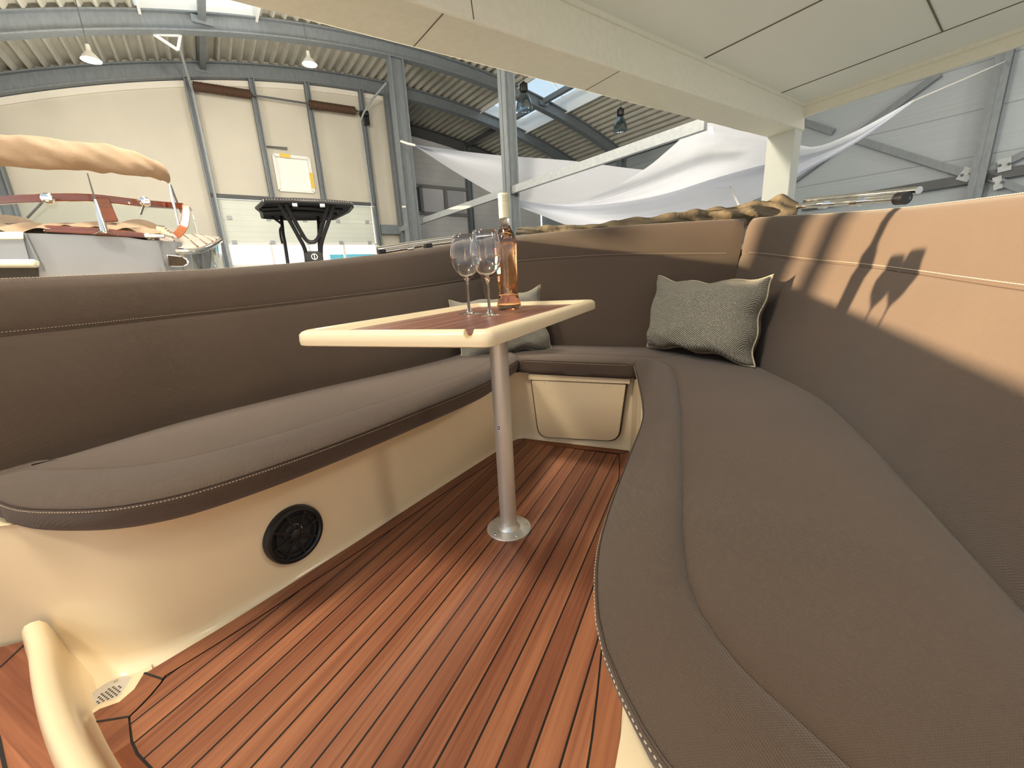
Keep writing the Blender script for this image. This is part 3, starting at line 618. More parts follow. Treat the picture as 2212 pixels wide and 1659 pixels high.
# ============================================================ PILLOWS
def pillow(c, ux, uy, wdt, hgt, thk, name, label, seed):
    ux = V(ux).normalized(); uy = V(uy).normalized(); un = ux.cross(uy).normalized(); uy = un.cross(ux); rnd = random.Random(seed)
    ph = [rnd.uniform(0, 6.28) for _ in range(8)]; n = 40
    t = thing(name, label, 'pillow', V(c)-uy*hgt*.45, 'scatter pillows')
    def P(a, b, s):
        ca, cb = abs(a), abs(b)
        ex = a*wdt/2*(1-.075*(1-cb**2.5)*ca**3-.0); ey = b*hgt/2*(1-.16*(1-ca**2.2)*cb**3)
        k = (max(0, 1-a**4)**.55)*(max(0, 1-b**4)**.55)
        wr = .06*math.sin(7*a+ph[0]+3*b)*ca**2+.05*math.sin(9*b+ph[1]-4*a)*cb**2+.04*math.sin(13*(a+b)+ph[2])*ca*cb
        ex += .006*math.sin(8*b+ph[3])*ca**3; ey += .007*math.sin(9*a+ph[4])*cb**3
        return V(c)+ux*ex+uy*ey+un*(s*thk/2*k*(1+wr*2.0)+thk*.05*math.sin(2.2*a+ph[5]))
    mb = MB()
    for s in (1, -1):
        mb.grid([[P(-1+2*i/n, -1+2*j/n, s) for i in range(n+1)] for j in range(n+1)])
    build('cover', mb, M['pillow'], t, angle=80)
    ed = [P(-1+2*i/n, -1, 0) for i in range(n)]+[P(1, -1+2*i/n, 0) for i in range(n)]+[P(1-2*i/n, 1, 0) for i in range(n)]+[P(-1, 1-2*i/n, 0) for i in range(n+1)]
    mb = MB(); mb.tube(ed, .0035, 6); build('piped_edge', mb, mat('pillow_edge', (.40, .34, .24), .8), t)
bl, br = onz(1402, 752, ZS), onz(1622, 788, ZS)
print('pillow', bl, br)
pillow(V((-.02, 1.965, ZS+.180)), V((.50, -.36, -.01)), V((.10, .16, .96)), .55, .345, .19, 'scatter_pillow', 'pale beige woven pillow leaning in the right-hand stern corner', 3)
pillow(V((-.985, 1.955, ZS+.140)), V((.50, .36, .06)), V((-.10, .30, .86)), .50, .35, .15, 'scatter_pillow', 'beige woven pillow half hidden behind the table top', 5)
# ---- loose items on the side decks: folded awning frames and rolled canvas
def frame(name, label, pts, r, group=None, offs=((0, 0, 0),), joints=()):
    t = thing(name, label, 'awning frame', pts[0]-V((0, 0, .02)))
    for o_ in offs:
        mb = MB(); mb.tube([V(p)+V(o_) for p in pts], r, 14); build('tube', mb, M['chrome'], t)
    for j, mt in joints:
        p = lerp(V(pts[0]), V(pts[-1]), j); d = (V(pts[-1])-V(pts[0])).normalized(); mb = MB()
        mb.tube([p-d*.018, p+d*.018], .021 if mt == 'blackp' else .017, 14); build('clamp', mb, M[mt], t)
    return t
pl = [at(818, 546, 2.33), at(930, 528, 2.52), at(1000, 519, 2.60), at(1085, 512, 2.66)]
frame('awning_frame', 'folded chrome tube frame lying behind the left backrest near the bottle', pl, .013, joints=((.02, 'blackp'), (.36, 'blackp'), (.22, 'chrome')), offs=((0, 0, 0), (-.03, .03, .022)))
pr = [at(1722, 446, 2.50), at(1800, 440, 2.36), at(1880, 434, 2.2), at(1958, 428, 2.06)]
frame('awning_frame', 'folded chrome tube frame lying behind the right backrest beside the khaki canvas', pr, .012, joints=((.97, 'blackp'), (.62, 'chrome'), (.30, 'chrome')), offs=((0, 0, 0), (.03, .0, .022)))
# rolled canvas behind aft backrest
def roll(name, label, cat, pts, rad, mt, seed, amp=.25, seg=22, n=70, squash=1.0):
    rnd = random.Random(seed); ph = [rnd.uniform(0, 6.28) for _ in range(6)]
    P_ = resample(pts, n); L = [0]
    for a, b in zip(P_, P_[1:]): L.append(L[-1]+(b-a).length)
    rs = []
    for i, p in enumerate(P_):
        d = (P_[min(i+1, n-1)]-P_[max(i-1, 0)]).normalized(); u = d.cross(Z).normalized(); w_ = u.cross(d); s = L[i]/L[-1]; r = interp(rad, s); x = L[i]
        ring = []
        for k in range(seg):
            a = 2*math.pi*k/seg
            f = 1+amp*(.35*math.sin(3*a+x*9+ph[0])+.3*math.sin(2*a-x*17+ph[1])+.35*math.sin(5*a+x*31+ph[2])*math.sin(x*13+ph[3])+.2*math.sin(x*47+a+ph[4]))
            ring.append(p+(u*math.cos(a)+w_*math.sin(a)*squash)*r*f)
        rs.append(ring)
    mb = MB(); mb.rings(rs, True, True); return mb
ca = [at(1118, 500, 2.72), at(1250, 494, 2.56), at(1400, 482, 2.48), at(1540, 470, 2.50), at(1640, 460, 2.52), at(1722, 452, 2.50)]
mb = roll('', '', '', ca, [(0, .022), (.3, .024), (.55, .030), (.72, .044), (.85, .060), (.95, .055), (1, .03)], None, 11, amp=.60, squash=.9, n=170, seg=36)
tag(build('rolled_canvas', mb, M['olive'], base=ca[3]), 'crumpled khaki canvas awning rolled along the stern behind the backrest', 'canvas')
# ============================================================ THE HALL
CU, CZ, CR = 6.083, -19.26, 26.09
def arc(u, dz=0): return CZ+math.sqrt(CR**2-(u-CU)**2)+dz
FZ = -1.6; V1, VN, V3 = 15.0, 12.5, 18.0; U2 = 15.15; UL = -3.4; DEP = .38
mb = MB(); mb.prism([hw(UL-.3, -9, FZ), hw(U2+.3, -9, FZ), hw(U2+.3, V3+.3, FZ), hw(UL-.3, V3+.3, FZ)], (0, 0, -.15)); struct('floor', mb, M['concrete'], smooth=False)
# apron outside the open sides
mb = MB(); mb.prism([hw(-60, -60, FZ-.16), hw(60, -60, FZ-.16), hw(60, 80, FZ-.16), hw(-60, 80, FZ-.16)], (0, 0, -.1)); struct('ground', mb, M['concrete'], smooth=False)
# ---- gable wall with the door
DU0, DU1, DZ = .66, 5.10, 3.42
WU0, WU1, WZ0, WZ1 = 2.34, 3.30, 3.70, 4.66
US = [UL+(6.2-UL)*i/24 for i in range(25)]
mb = MB()
def wallpiece(u0, u1, z0, ztop, th=.12, v=V1):
    n = 10; us = [lerp(u0, u1, i/n) for i in range(n+1)]
    tops = [(arc(u, DEP+.115) if ztop is None else ztop) for u in us]
    ring = [hw(u0, v, z0), hw(u1, v, z0)]+[hw(u, v, z) for u, z in reversed(list(zip(us, tops)))]
    mb.prism(ring, HB*th)
wallpiece(UL, DU0, FZ, None); wallpiece(DU1, 6.25, FZ, None); wallpiece(DU0, WU0, DZ, None); wallpiece(WU1, DU1, DZ, None); wallpiece(WU0, WU1, DZ, WZ0); wallpiece(WU0, WU1, WZ1, None)
struct('wall_front', mb, M['wall'], smooth=False)
mb = MB(); us = [lerp(UL, 6.0, i/30) for i in range(31)]
for a, b in zip(us, us[1:]): mb.bar(hw(a, V1-.02, arc(a, .0)-.09), hw(b, V1-.02, arc(b, .0)-.09), .05, .14)
struct('trim_1', mb, M['wallw'], smooth=False)
# ---- sectional door
dr_ = thing('sectional_door', 'white sectional hall door with a row of windows behind the black T-top', 'door', hw(2.88, V1-.05, FZ))
z1 = 2.18; z0 = 1.50
for a, b in ((DZ-.06, 2.86), (2.85, z1+.02), (z0-.02, .85), (.84, .2), (.19, -.45), (-.46, -1.1), (-1.11, FZ)):
    mb = MB(); mb.bar(hw(DU0+.05, V1-.03, (a+b)/2), hw(DU1-.05, V1-.03, (a+b)/2), .05, abs(a-b), m=0); build('door_panel', mb, M['doorp'], dr_, smooth=False)
wx = [hv(491, 530, V1-.03).dot(HA), hv(585, 530, V1-.03).dot(HA), hv(667, 530, V1-.03).dot(HA), hv(742, 530, V1-.03).dot(HA), hv(812, 530, V1-.03).dot(HA)]
mb = MB()
for z in (z0+.02, z1-.02): mb.bar(hw(DU0+.05, V1-.03, z), hw(DU1-.05, V1-.03, z), .05, .07)
for x in wx: mb.bar(hw(x, V1-.03, z0), hw(x, V1-.03, z1), .05, .07, up=HA)
mb.bar(hw(DU0+.05, V1-.03, (z0+z1)/2), hw(wx[0], V1-.03, (z0+z1)/2), .05, z1-z0); mb.bar(hw(wx[4], V1-.03, (z0+z1)/2), hw(DU1-.05, V1-.03, (z0+z1)/2), .05, z1-z0)
build('window_frame', mb, M['white'], dr_, smooth=False)
for a, b in zip(wx, wx[1:]):
    mb = MB(); mb.bar(hw(a, V1-.03, (z0+z1)/2), hw(b, V1-.03, (z0+z1)/2), .006, z1-z0); build('window_pane', mb, M['pane'], dr_, smooth=False)
for z in (2.86, z1+.01):
    for x in (DU0+.25, 1.9, 2.9, 3.9, DU1-.25):
        mb = MB(); mb.box(hw(x, V1-.075, z), (.12, .03, .10), HA, HB); build('hinge', mb, M['galvl'], dr_, smooth=False)
# torsion springs, shaft, tracks
zs = 6.18
ts = thing('torsion_spring_shaft', 'long thin door shaft with two rusty brown spring coils below the roof arch', 'door spring', hw(2.9, V1-.35, zs))
sa, sb_, sc_, sd_, se_ = [hv(px, py, V1-.35) for px, py in ((418, 186), (545, 205), (668, 225), (770, 240), (785, 242))]
mb = MB(); mb.tube([sa, se_], .025, 8); build('shaft', mb, M['galvd'], ts)
for p, q in ((sa, sb_), (sc_, sd_)):
    pts = []; L = (q-p).length; d = (q-p)/L; n = int(L/.05); rs = []
    mb = MB(); pr_ = []
    for i in range(n): pr_ += [(.105, i*.05), (.12, i*.05+.025)]
    mb.lathe([(.03, 0)]+pr_+[(.03, L)], p, d, 18); build('spring_coil', mb, M['rust'], ts)
# steel: door posts, mullions
def post(name, label, u, v, z0_, z1_, h, wd, mt='galv', cat='steel column', grp='steel columns of the hall', along=HA):
    mb = MB(); mb.ibeam(hw(u, v, z0_), hw(u, v, z1_), h, wd, .03, up=along); b = build(name, mb, M[mt], base=hw(u, v, z0_), smooth=False); return tag(b, label, cat, grp)
post('door_mullion', 'grey steel upright above the door, left of the white taped window', 2.10, V1-.14, DZ, arc(2.10), .14, .2, cat='steel upright', grp='steel uprights on the door wall')
post('door_mullion', 'grey steel upright above the door, right of the white taped window', 3.55, V1-.14, DZ, arc(3.55), .14, .2, cat='steel upright', grp='steel uprights on the door wall')
post('door_mullion', 'grey steel upright at the right edge of the white sectional door', 5.16, V1-.14, FZ, arc(5.1), .13, .2, cat='steel upright', grp='steel uprights on the door wall')
post('door_mullion', 'grey steel upright at the left edge of the white sectional door', .60, V1-.14, FZ, arc(.6), .13, .2, cat='steel upright', grp='steel uprights on the door wall')
mb = MB(); mb.bar(hw(DU0-.1, V1-.12, DZ), hw(DU1+.1, V1-.12, DZ), .1, .10); tag(build('door_lintel', mb, M['galvd'], smooth=False, base=hw(2.9, V1-.12, DZ)), 'dark steel lintel bar across the top of the white sectional door', 'lintel')
# lifting tracks
def track(pts, label, r=.03):
    t = build('door_track', (lambda m_: (m_.tube(pts, r, 8), m_)[1])(MB()), M['galvl'], base=pts[0]); return tag(t, label, 'door track', 'lifting tracks of the sectional door')
track([hw(DU0+.02, V1-.22, FZ), hw(DU0+.02, V1-.22, 5.9), hv(396, 130, V1-1.2), hv(388, 98, V1-1.9)], 'galvanised lifting track rising along the left door edge to the roof beam')
track([hw(DU1-.02, V1-.22, FZ), hv(779, 262, V1-.3), hv(786, 243, V1-.5), hv(803, 216, V1-.9), hv(834, 180, V1-2.0)], 'galvanised lifting track on the right door edge bending forward to the column')
pm = hv(792, 262, V1-.3); mb = MB(); mb.box(pm, (.16, .12, .22), HA, HB); mb.tube([hv(778, 246, V1-.3), hv(795, 246, V1-.3)], .09, 12); tag(build('door_motor', mb, M['blackp'], base=pm, smooth=False), 'small black door motor under the right end of the spring shaft', 'motor')
br_ = MB(); q0, q1, q2 = hv(332, 74, VN+.1), hv(390, 76, VN+.1), hv(384, 108, VN+.1)
for a, b in ((q0, q1), (q0, q2), (q1, q2)): br_.bar(a, b, .05, .05)
tag(build('hanger_bracket', br_, M['white'], base=q1, smooth=False), 'white triangular hanger bracket under the nearest curved roof beam', 'bracket')
# taped window
mb = MB(); wv = V1-.03
for a, b in ((hw(WU0, wv, WZ0), hw(WU1, wv, WZ0)), (hw(WU0, wv, WZ1), hw(WU1, wv, WZ1)), (hw(WU0, wv, WZ0), hw(WU0, wv, WZ1)), (hw(WU1, wv, WZ0), hw(WU1, wv, WZ1))): mb.bar(a, b, .08, .09, up=HB)
w1 = struct('window_1', mb, M['white'], smooth=False)
mb = MB(); mb.bar(hw(WU0, V1+.03, (WZ0+WZ1)/2), hw(WU1, V1+.03, (WZ0+WZ1)/2), .02, WZ1-WZ0); build('window_panel', mb, mat('white_foil', (.86, .86, .82), .5), w1, smooth=False)
mb = MB(); mb.bar(hw(WU0+.16, wv-.05, WZ1+.01), hw(WU0+.45, wv-.05, WZ1-.005), .006, .10); build('tape_strip', mb, M['tape'], w1, smooth=False)
mb = MB(); mb.bar(hw(WU1, wv-.05, WZ0+.10), hw(WU1, wv-.05, WZ0+.55), .10, .006, up=HB); build('tape_strip', mb, M['tape'], w1, smooth=False)
ar = MB(); ar.bar(hv(570, 315, V1-.1), hv(621, 319, V1-.1), .02, .02); ar.bar(hv(572, 316, V1-.1), hv(621, 323, V1-.1), .02, .02); tag(build('stay_rod', ar, M['galvd'], base=hv(570, 315, V1-.1), smooth=False), 'thin grey stay rod fixed to the wall above the white taped window', 'rod')
# ---- far gable wall and side wall
mb = MB(); us = [lerp(6.25, U2, i/14) for i in range(15)]
mb.prism([hw(6.25, V3, FZ), hw(U2, V3, FZ)]+[hw(u, V3, arc(u, DEP+.115)) for u in reversed(us)], HB*.12); struct('wall_back', mb, M['wallg'], smooth=False)
mb = MB(); mb.prism([hw(6.25, V1, FZ), hw(6.25, V3, FZ), hw(6.25, V3, arc(6.25, DEP)), hw(6.25, V1, arc(6.25, DEP))], -HA*.12); struct('wall_return', mb, M['wallg'], smooth=False)
mb = MB(); mb.prism([hw(U2+.1, -9, FZ), hw(U2+.1, V3, FZ), hw(U2+.1, V3, 5.8), hw(U2+.1, -9, 5.8)], HA*.12); struct('wall_right', mb, M['wallr'], smooth=False)
mb = MB(); mb.prism([hw(UL, 10.5, FZ), hw(UL, V1, FZ), hw(UL, V1, arc(UL, DEP)), hw(UL, 10.5, arc(UL, DEP))], -HA*.12); struct('wall_left', mb, M['wallg'], smooth=False)
# window in the far wall
a0, a1 = hv(909, 402, V3-.05), hv(961, 463, V3-.05); b1 = hv(1005, 466, V3-.05)
def rect(u0, u1, z0_, z1_, v, th, mt, nm, par=None, **k):
    m_ = MB(); m_.bar(hw(u0, v, (z0_+z1_)/2), hw(u1, v, (z0_+z1_)/2), th, z1_-z0_); return build(nm, m_, mt, par, smooth=False, **k)
u0, u1, u2_ = a0.dot(HA), a1.dot(HA), b1.dot(HA); zt0 = a0.z; zb0 = a1.z
mb = MB()
for z in (zt0, zb0): mb.bar(hw(6.3, V3-.08, z), hw(u2_+.15, V3-.08, z), .10, .13)
for u in (u0-.05, u1+.1): mb.bar(hw(u, V3-.08, zb0), hw(u, V3-.08, zt0), .10, .14, up=HA)
w2 = struct('window_2', mb, mat('window_frame_grey', (.22, .23, .23), .6), smooth=False)
rect(u0, u1, zb0, zt0, V3-.03, .02, mat('frosted_sheet', (.62, .62, .66), .6), 'frosted_panel', w2); rect(u1+.15, u2_, zb0, zt0, V3-.03, .02, mat('frosted_sheet_grey', (.46, .47, .50), .6), 'frosted_panel', w2)
rect(u0-.35, u0-.1, zb0, zt0, V3-.03, .02, M['galvd'], 'dark_gap_panel', w2)
post('steel_column', 'slim grey column on the far grey wall between the window and the white sail', hv(1012, 400, V3-.12).dot(HA), V3-.15, FZ, arc(9.6), .24, .2)
post('steel_column', 'grey corner column where the cream wall meets the far grey wall', 6.12, V1-.25, FZ, arc(6.1), .42, .3)
post('steel_column', 'tall grey column left of the bottle tied to the corner of the white sail', hv(872, 300, VN).dot(HA)-.02, VN, FZ, arc(5.7), .40, .28)
post('steel_column', 'tall grey column rising directly behind the bottle', 5.80, 7.86, FZ, arc(5.75, .3), .27, .24)
post('steel_column', 'grey column at the far left end of the cream wall', UL+.12, V1-.25, FZ, arc(UL), .25, .25)
post('steel_column', 'dark column on the right wall where the curved beam lands', U2-.15, VN+.02, FZ, 5.5, .28, .25)
post('steel_column', 'grey column on the right wall above the right backrest', U2-.10, 2.02, FZ, 5.6, .22, .26, along=HA)
post('steel_column', 'broad grey column standing at the open left side of the hall', UL, 6.56, FZ, arc(UL), .10, .36)
post('steel_column', 'slim grey column standing at the open left side of the hall', UL, 6.13, FZ, arc(UL), .06, .11)
pq = hu(1621, 440, U2-.1); post('steel_column', 'short dark column glimpsed between the sail and the white post', U2-.1, pq.dot(HB), FZ, 5.5, .2, .2)
# rails along the inner column row
mb = MB(); ra = hu(845, 509, 5.85); zr = 2.68
for a, b in (((5.95, 15.0, 2.62), (5.85, 12.55, 2.62)), ((5.80, 12.5, 2.62), (5.80, 7.9, 2.64)), ((5.80, 7.86, 2.64), (5.80, 3.42, 2.66))):
    m_ = MB(); m_.bar(hw(*a), hw(*b), .08, .15); nm = {15.0: 'galvanised tie rail running behind the wine glasses to the corner column', 12.5: 'galvanised tie rail between the two tall columns behind the glasses', 7.86: 'galvanised tie rail crossing in front of the white sail toward the hardtop'}[a[1]]
    tag(build('tie_rail', m_, M['galvl'], smooth=False, base=hw(*a)), nm, 'rail', 'tie rails between the columns')
m_ = MB(); m_.bar(hw(5.25, V1-.2, 2.62), hw(6.2, V1-.2, 2.62), .1, .3); tag(build('steel_girt', m_, M['galv'], smooth=False, base=hw(5.25, V1-.2, 2.62)), 'short grey wall girt beside the door at the corner column', 'rail')
# right wall steelwork
ut = U2-.05
def hubar(p, q, wd, nm, label, mt='galv', u=ut, cat='brace', grp='steel braces on the right wall'):
    m_ = MB(); a, b = hu(*p, u), hu(*q, u); m_.bar(a, b, .06, wd, up=HA.cross(b-a)); return tag(build(nm, m_, M[mt], smooth=False, base=a), label, cat, grp)
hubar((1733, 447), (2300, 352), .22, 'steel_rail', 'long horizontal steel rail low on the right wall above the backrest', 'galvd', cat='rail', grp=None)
hubar((1690, 408), (2030, 158), .16, 'diagonal_brace', 'long rising diagonal brace on the right wall')
hubar((1846, 300), (2100, 380), .16, 'diagonal_brace', 'short falling diagonal brace on the right wall left of the column')
hubar((1735, 263), (1800, 285), .16, 'diagonal_brace', 'diagonal brace stub just right of the white post')
hubar((2128, 372), (2260, 310), .14, 'diagonal_brace', 'diagonal brace at the right edge starting at the column foot')
hubar((2130, 380), (2260, 430), .14, 'diagonal_brace', 'diagonal brace below the rail at the right edge')
for gl_, p, q in (('bolted steel gusset plate left of the right wall column', (2075, 374), (2100, 380)), ('upper bolted steel gusset plate right of the right wall column', (2155, 360), (2185, 352)), ('lower bolted steel gusset plate under the rail, right of the column', (2145, 398), (2165, 392))):
    m_ = MB(); c_ = hu((p[0]+q[0])/2, (p[1]+q[1])/2, ut-.05); m_.box(c_, (.3, .03, .26), HB, HA.cross(HB), Zd=Z) if False else m_.bar(hu(*p, ut-.05), hu(*q, ut-.05), .02, .28); g_ = build('gusset_plate', m_, M['galvl'], smooth=False, base=c_); tag(g_, gl_, 'plate', 'gusset plates by the column')
    for s_ in (-.07, .07):
        b_ = MB(); b_.disc(c_+HB*s_-HA*.01, -HA, .03, .03, 8); build('bolt', b_, M['galvd'], g_)
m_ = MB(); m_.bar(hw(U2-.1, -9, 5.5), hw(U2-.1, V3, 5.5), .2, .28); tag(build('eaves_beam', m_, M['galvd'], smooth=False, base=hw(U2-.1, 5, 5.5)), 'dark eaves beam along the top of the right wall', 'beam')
# ---- curved roof beams
def arch(v, u0, u1, label, mt='galv', dep=DEP-.02):
    m_ = MB(); n = 56; us = [lerp(u0, u1, i/n) for i in range(n+1)]
    def pt(u, k): r = CR+k; s = math.sqrt(CR**2-(u-CU)**2); return hw(CU+(u-CU)/CR*r, v, CZ+s/CR*r)
    for (k0, k1, wd) in ((0, .03, .24), (.03, dep-.03, .03), (dep-.03, dep, .24)):
        rs = [[pt(u, k0)+HB*wd/2, pt(u, k0)-HB*wd/2, pt(u, k1)-HB*wd/2, pt(u, k1)+HB*wd/2] for u in us]; m_.rings(rs, True, True)
    return tag(build('roof_arch', m_, M[mt], base=hw(CU, v, arc(CU)), smooth=False), label, 'roof beam', 'curved steel roof beams')
arch(VN, UL, U2-.1, 'curved steel roof beam nearest to us, crossing above the lit lamps')
arch(V1-.1, UL, U2-.1, 'curved steel roof beam running along the top of the cream door wall')
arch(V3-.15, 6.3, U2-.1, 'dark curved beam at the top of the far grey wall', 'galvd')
arch(7.7, UL, U2-.1, 'curved steel roof beam hidden mostly above the hardtop')
arch(3.0, UL, U2-.1, 'curved steel roof beam overhead behind the camera')
# purlins
for u, v0, v1, lb in ((1.02, 7.7, VN, 'short roof purlin across the left skylight'), (1.02, VN, V1, 'roof purlin between the two curved beams above the door'), (10.75, VN, V1, 'roof purlin crossing the far part of the right skylight'), (10.75, 7.7, VN, 'roof purlin crossing the near part of the right skylight'), (10.75, V1, V3, 'dark roof purlin reaching the far grey wall')):
    m_ = MB(); m_.bar(hw(u, v0+.1, arc(u, .26)), hw(u, v1-.1, arc(u, .26)), .13, .15)
    for vv in (v0+.12, v1-.12): m_.bar(hw(u-.2, vv, arc(u, .2)), hw(u+.2, vv, arc(u, .2)), .02, .14)
    tag(build('roof_purlin', m_, M['galv' if v1 < V3 else 'galvd'], smooth=False, base=hw(u, v0, arc(u, .26))), lb, 'purlin', 'roof purlins')
# ---- corrugated roof
S1, S2 = (-.02, 2.08), (9.72, 11.83)
def holes(v0, v1):
    out = []
    if v0 >= 8.9 and v1 <= VN+.2: out.append(S1)
    if v0 >= 8.9 and v1 <= V1+.01: out.append(S2)
    return out
m_ = MB(); pit = .262
for v0, v1, ua in ((-5.0, 9.0, UL-.2), (9.0, VN+.06, UL-.2), (VN+.06, V1-.0, UL-.2), (V1-.0, V3+.2, 6.1)):
    prof_ = []; u = ua
    while u < U2+.3:
        for du, dz in ((0, 0), (.045, 0), (.095, .11), (.21, .11)): prof_.append((u+du, dz))
        u += pit
    hs_ = holes(v0, v1); run = []
    def flush(run):
        if len(run) > 1: m_.grid([[hw(uu, v0, arc(min(max(uu, -12), 24), DEP+zz)) for uu, zz in run], [hw(uu, v1, arc(min(max(uu, -12), 24), DEP+zz)) for uu, zz in run]])
    for uu, zz in prof_:
        if any(a <= uu <= b for a, b in hs_): flush(run); run = []
        else: run.append((uu, zz))
    flush(run)
struct('ceiling', m_, M['roof'], smooth=False)
# skylights
def skylight(n, u0, u1, v0, v1, label):
    m_ = MB(); n_s = 8; zt = .50
    for a, b in (((u0, v0), (u1, v0)), ((u0, v1), (u1, v1)), ((u0, v0), (u0, v1)), ((u1, v0), (u1, v1))):
        p0, p1 = hw(*a, arc(a[0], DEP)), hw(*b, arc(b[0], DEP)); q0, q1 = p0+Z*zt, p1+Z*zt
        cc = hw((u0+u1)/2, (v0+v1)/2, p0.z); out_ = ((p0+p1)/2-cc); out_.z = 0; out_.normalize()
        m_.hexa([p0-Z*.08, p1-Z*.08, q1, q0], [p+out_*.05 for p in (p0-Z*.08, p1-Z*.08, q1, q0)])
    sk = build('window_%d' % n, m_, mat('skylight_curb', (.80, .80, .78), .6), smooth=False); sk['kind'] = 'structure'
    bars = MB(); k = int((v1-v0)/1.15)
    for j in range(k+1):
        v = lerp(v0, v1, j/k); pts = [hw(lerp(u0, u1, i/12), v, lerp(arc(u0, DEP), arc(u1, DEP), i/12)+zt+.42*math.sin(math.pi*i/12)) for i in range(13)]; bars.tube(pts, .022, 6)
    build('glazing_bar', bars, M['white'], sk)
    g_ = MB(); rows = []
    for v in (v0, v1): rows.append([hw(lerp(u0, u1, i/12), v, lerp(arc(u0, DEP), arc(u1, DEP), i/12)+zt+.40*math.sin(math.pi*i/12)) for i in range(13)])
    g_.grid(rows); build('domed_pane', g_, M['pane'], sk); return sk
skylight(3, S1[0], S1[1], 9.0, VN+.06, ''); skylight(4, S2[0], S2[1], 9.0, V1, '')
# ---- hall lamps
LAMP = 330
def lamp(px, py, v, lit, label, s=1.0, shade='roofglass'):
    c = hv(px, py, v); t = thing('pendant_lamp', label, 'lamp', c, 'bell-shaped hall lamps')
    if lit:      # flat round lamp
        m_ = MB(); m_.lathe([(0, .02), (.03, .02), (.04, -.08), (.11, -.16), (.146, -.22), (.0, -.22)], c, Z, 32); build('lamp_housing', m_, M['roof'], t)
        m_ = MB(); m_.lathe([(.0, -.232), (.10, -.232), (.142, -.222)], c, Z, 32); build('lens', m_, M['bulb'], t)
    else:
        m_ = MB(); m_.lathe([(0, .36), (.05, .36), (.055, .33), (.10, .32), (.105, .18), (.085, .14), (.0, .14)], c, Z, 20); build('ballast_housing', m_, M['blackp'], t)
        m_ = MB(); m_.lathe([(.07, .14), (.10, .10), (.15, .02), (.19, -.10), (.215, -.24), (.215, -.26), (.205, -.25), (.18, -.10), (.14, .02), (.09, .10)], c, Z, 32); build('glass_shade', m_, M['hazeg'], t)
        m_ = MB(); m_.lathe([(.0, -.17), (.12, -.18), (.20, -.23)], c, Z, 32); build('lens', m_, M['hazeg'], t)
    m_ = MB(); u, v_, z = uvz(c); m_.tube([c+Z*(.0 if lit else .34), hw(u, v_, arc(u, DEP))], .008, 6); build('hanging_cable', m_, M['galvd'], t)
    if lit and s > 0:
        l = bpy.data.lights.new('lamp_light', 'POINT'); lo_ = bpy.data.objects.new('lamp_light', l); C.objects.link(lo_); l.energy = LAMP*s; l.color = (1, .90, .75); l.shadow_soft_size = .4; lo_.location = c-Z*.55
lamp(189, 119-20, 11.2, True, 'glowing round pendant lamp at the far left, left of the hanger bracket', .3)
lamp(665, 131-18, 10.6, True, 'glowing pendant lamp hanging above the sectional door', .3)
lamp(1132, 213, 9.3, False, 'unlit bell lamp with black cap hanging in front of the skylight')
lamp(1340, 262, 9.3, False, 'unlit bell lamp with black cap hanging right of the skylight')
def fill_lamp(u, v, s, label):  # unseen pendant lamps, added as fill to brighten the cockpit and hall
    p = hw(u, v, 5.1); c = R.transposed() @ (p-O); lamp(CX+FPX*c.x/-c.z, CY-FPX*c.y/-c.z, v, True, label, s)
for (u, v, s, lb) in ((-2.6, 5.6, .05, 'added pendant fill lamp out of view over the launch'), (-1.2, .8, .66, 'added pendant fill lamp out of view high above the left backrest'), (-3.8, 1.2, .65, 'added pendant fill lamp out of view behind us on the left'), (1.5, 4.2, 1.4, 'added pendant fill lamp out of view above the gap between the launch and our boat'), (1.0, -2.5, .25, 'added pendant fill lamp out of view directly behind us'), (5.0, -4.0, .4, 'added pendant fill lamp out of view behind us on the right'), (9.5, 3.2, .25, 'added pendant fill lamp out of view on the far side of the hardtop'), (12.5, -1.0, .2, 'added pendant fill lamp out of view near the right wall'), (12.3, 8.0, .0, 'x')):
    if s: fill_lamp(u, v, s, lb)
# outside the door
m_ = MB(); q = hv(770, 556, 24.0); u, v_, z = uvz(q); m_.box(hw(u, 24, z-2.2), (3.2, 2, 4.6), HA, HB); tag(build('blue_container', m_, M['blue'], smooth=False, base=hw(u, 24, FZ)), 'bright blue container outside seen through the door windows', 'container')
# ============================================================ HARDTOP OVER US (its own tilted frame)
AX = V((0.41170064, 0.90877975, 0.06798494)); BX = V((0.90765483, -0.41558579, 0.0587466)); NX = V((-0.0816413, -0.03752085, 0.99595526))
def ht(a, b, n): return O+AX*a+BX*b+NX*n
def htbox(m_, a0, a1, b0, b1, n0, n1, m=0): m_.hexa([ht(a0, b0, n0), ht(a1, b0, n0), ht(a1, b1, n0), ht(a0, b1, n0)], [ht(a0, b0, n1), ht(a1, b0, n1), ht(a1, b1, n1), ht(a0, b1, n1)], m)
hd = thing('hardtop_canopy', 'large cream panelled hardtop roof overhead with a deep edge beam and one white post', 'canopy', V((ht(6.9, -2.1, 0).x, ht(6.9, -2.1, 0).y, FZ)))
m_ = MB(); htbox(m_, .3, 7.02, -2.285, -1.941, 1.30, 1.72); build('edge_beam', m_, M['hard'], hd, bevel=.012)
m_ = MB(); htbox(m_, .6, 7.02, -1.941, 1.6, 1.60, 1.70); build('ceiling_panel', m_, M['hardg'], hd, smooth=False)
m_ = MB(); htbox(m_, .6, 7.0, -1.942, -1.925, 1.565, 1.60); build('trim_strip', m_, M['hard'], hd, smooth=False)
m_ = MB(); htbox(m_, 6.98, 7.06, -1.95, 1.6, 1.46, 1.72); build('edge_lip', m_, M['hard'], hd, bevel=.01)
m_ = MB(); htbox(m_, 6.90, 6.98, -1.94, 1.6, 1.565, 1.60); build('trim_strip', m_, M['hard'], hd, smooth=False)
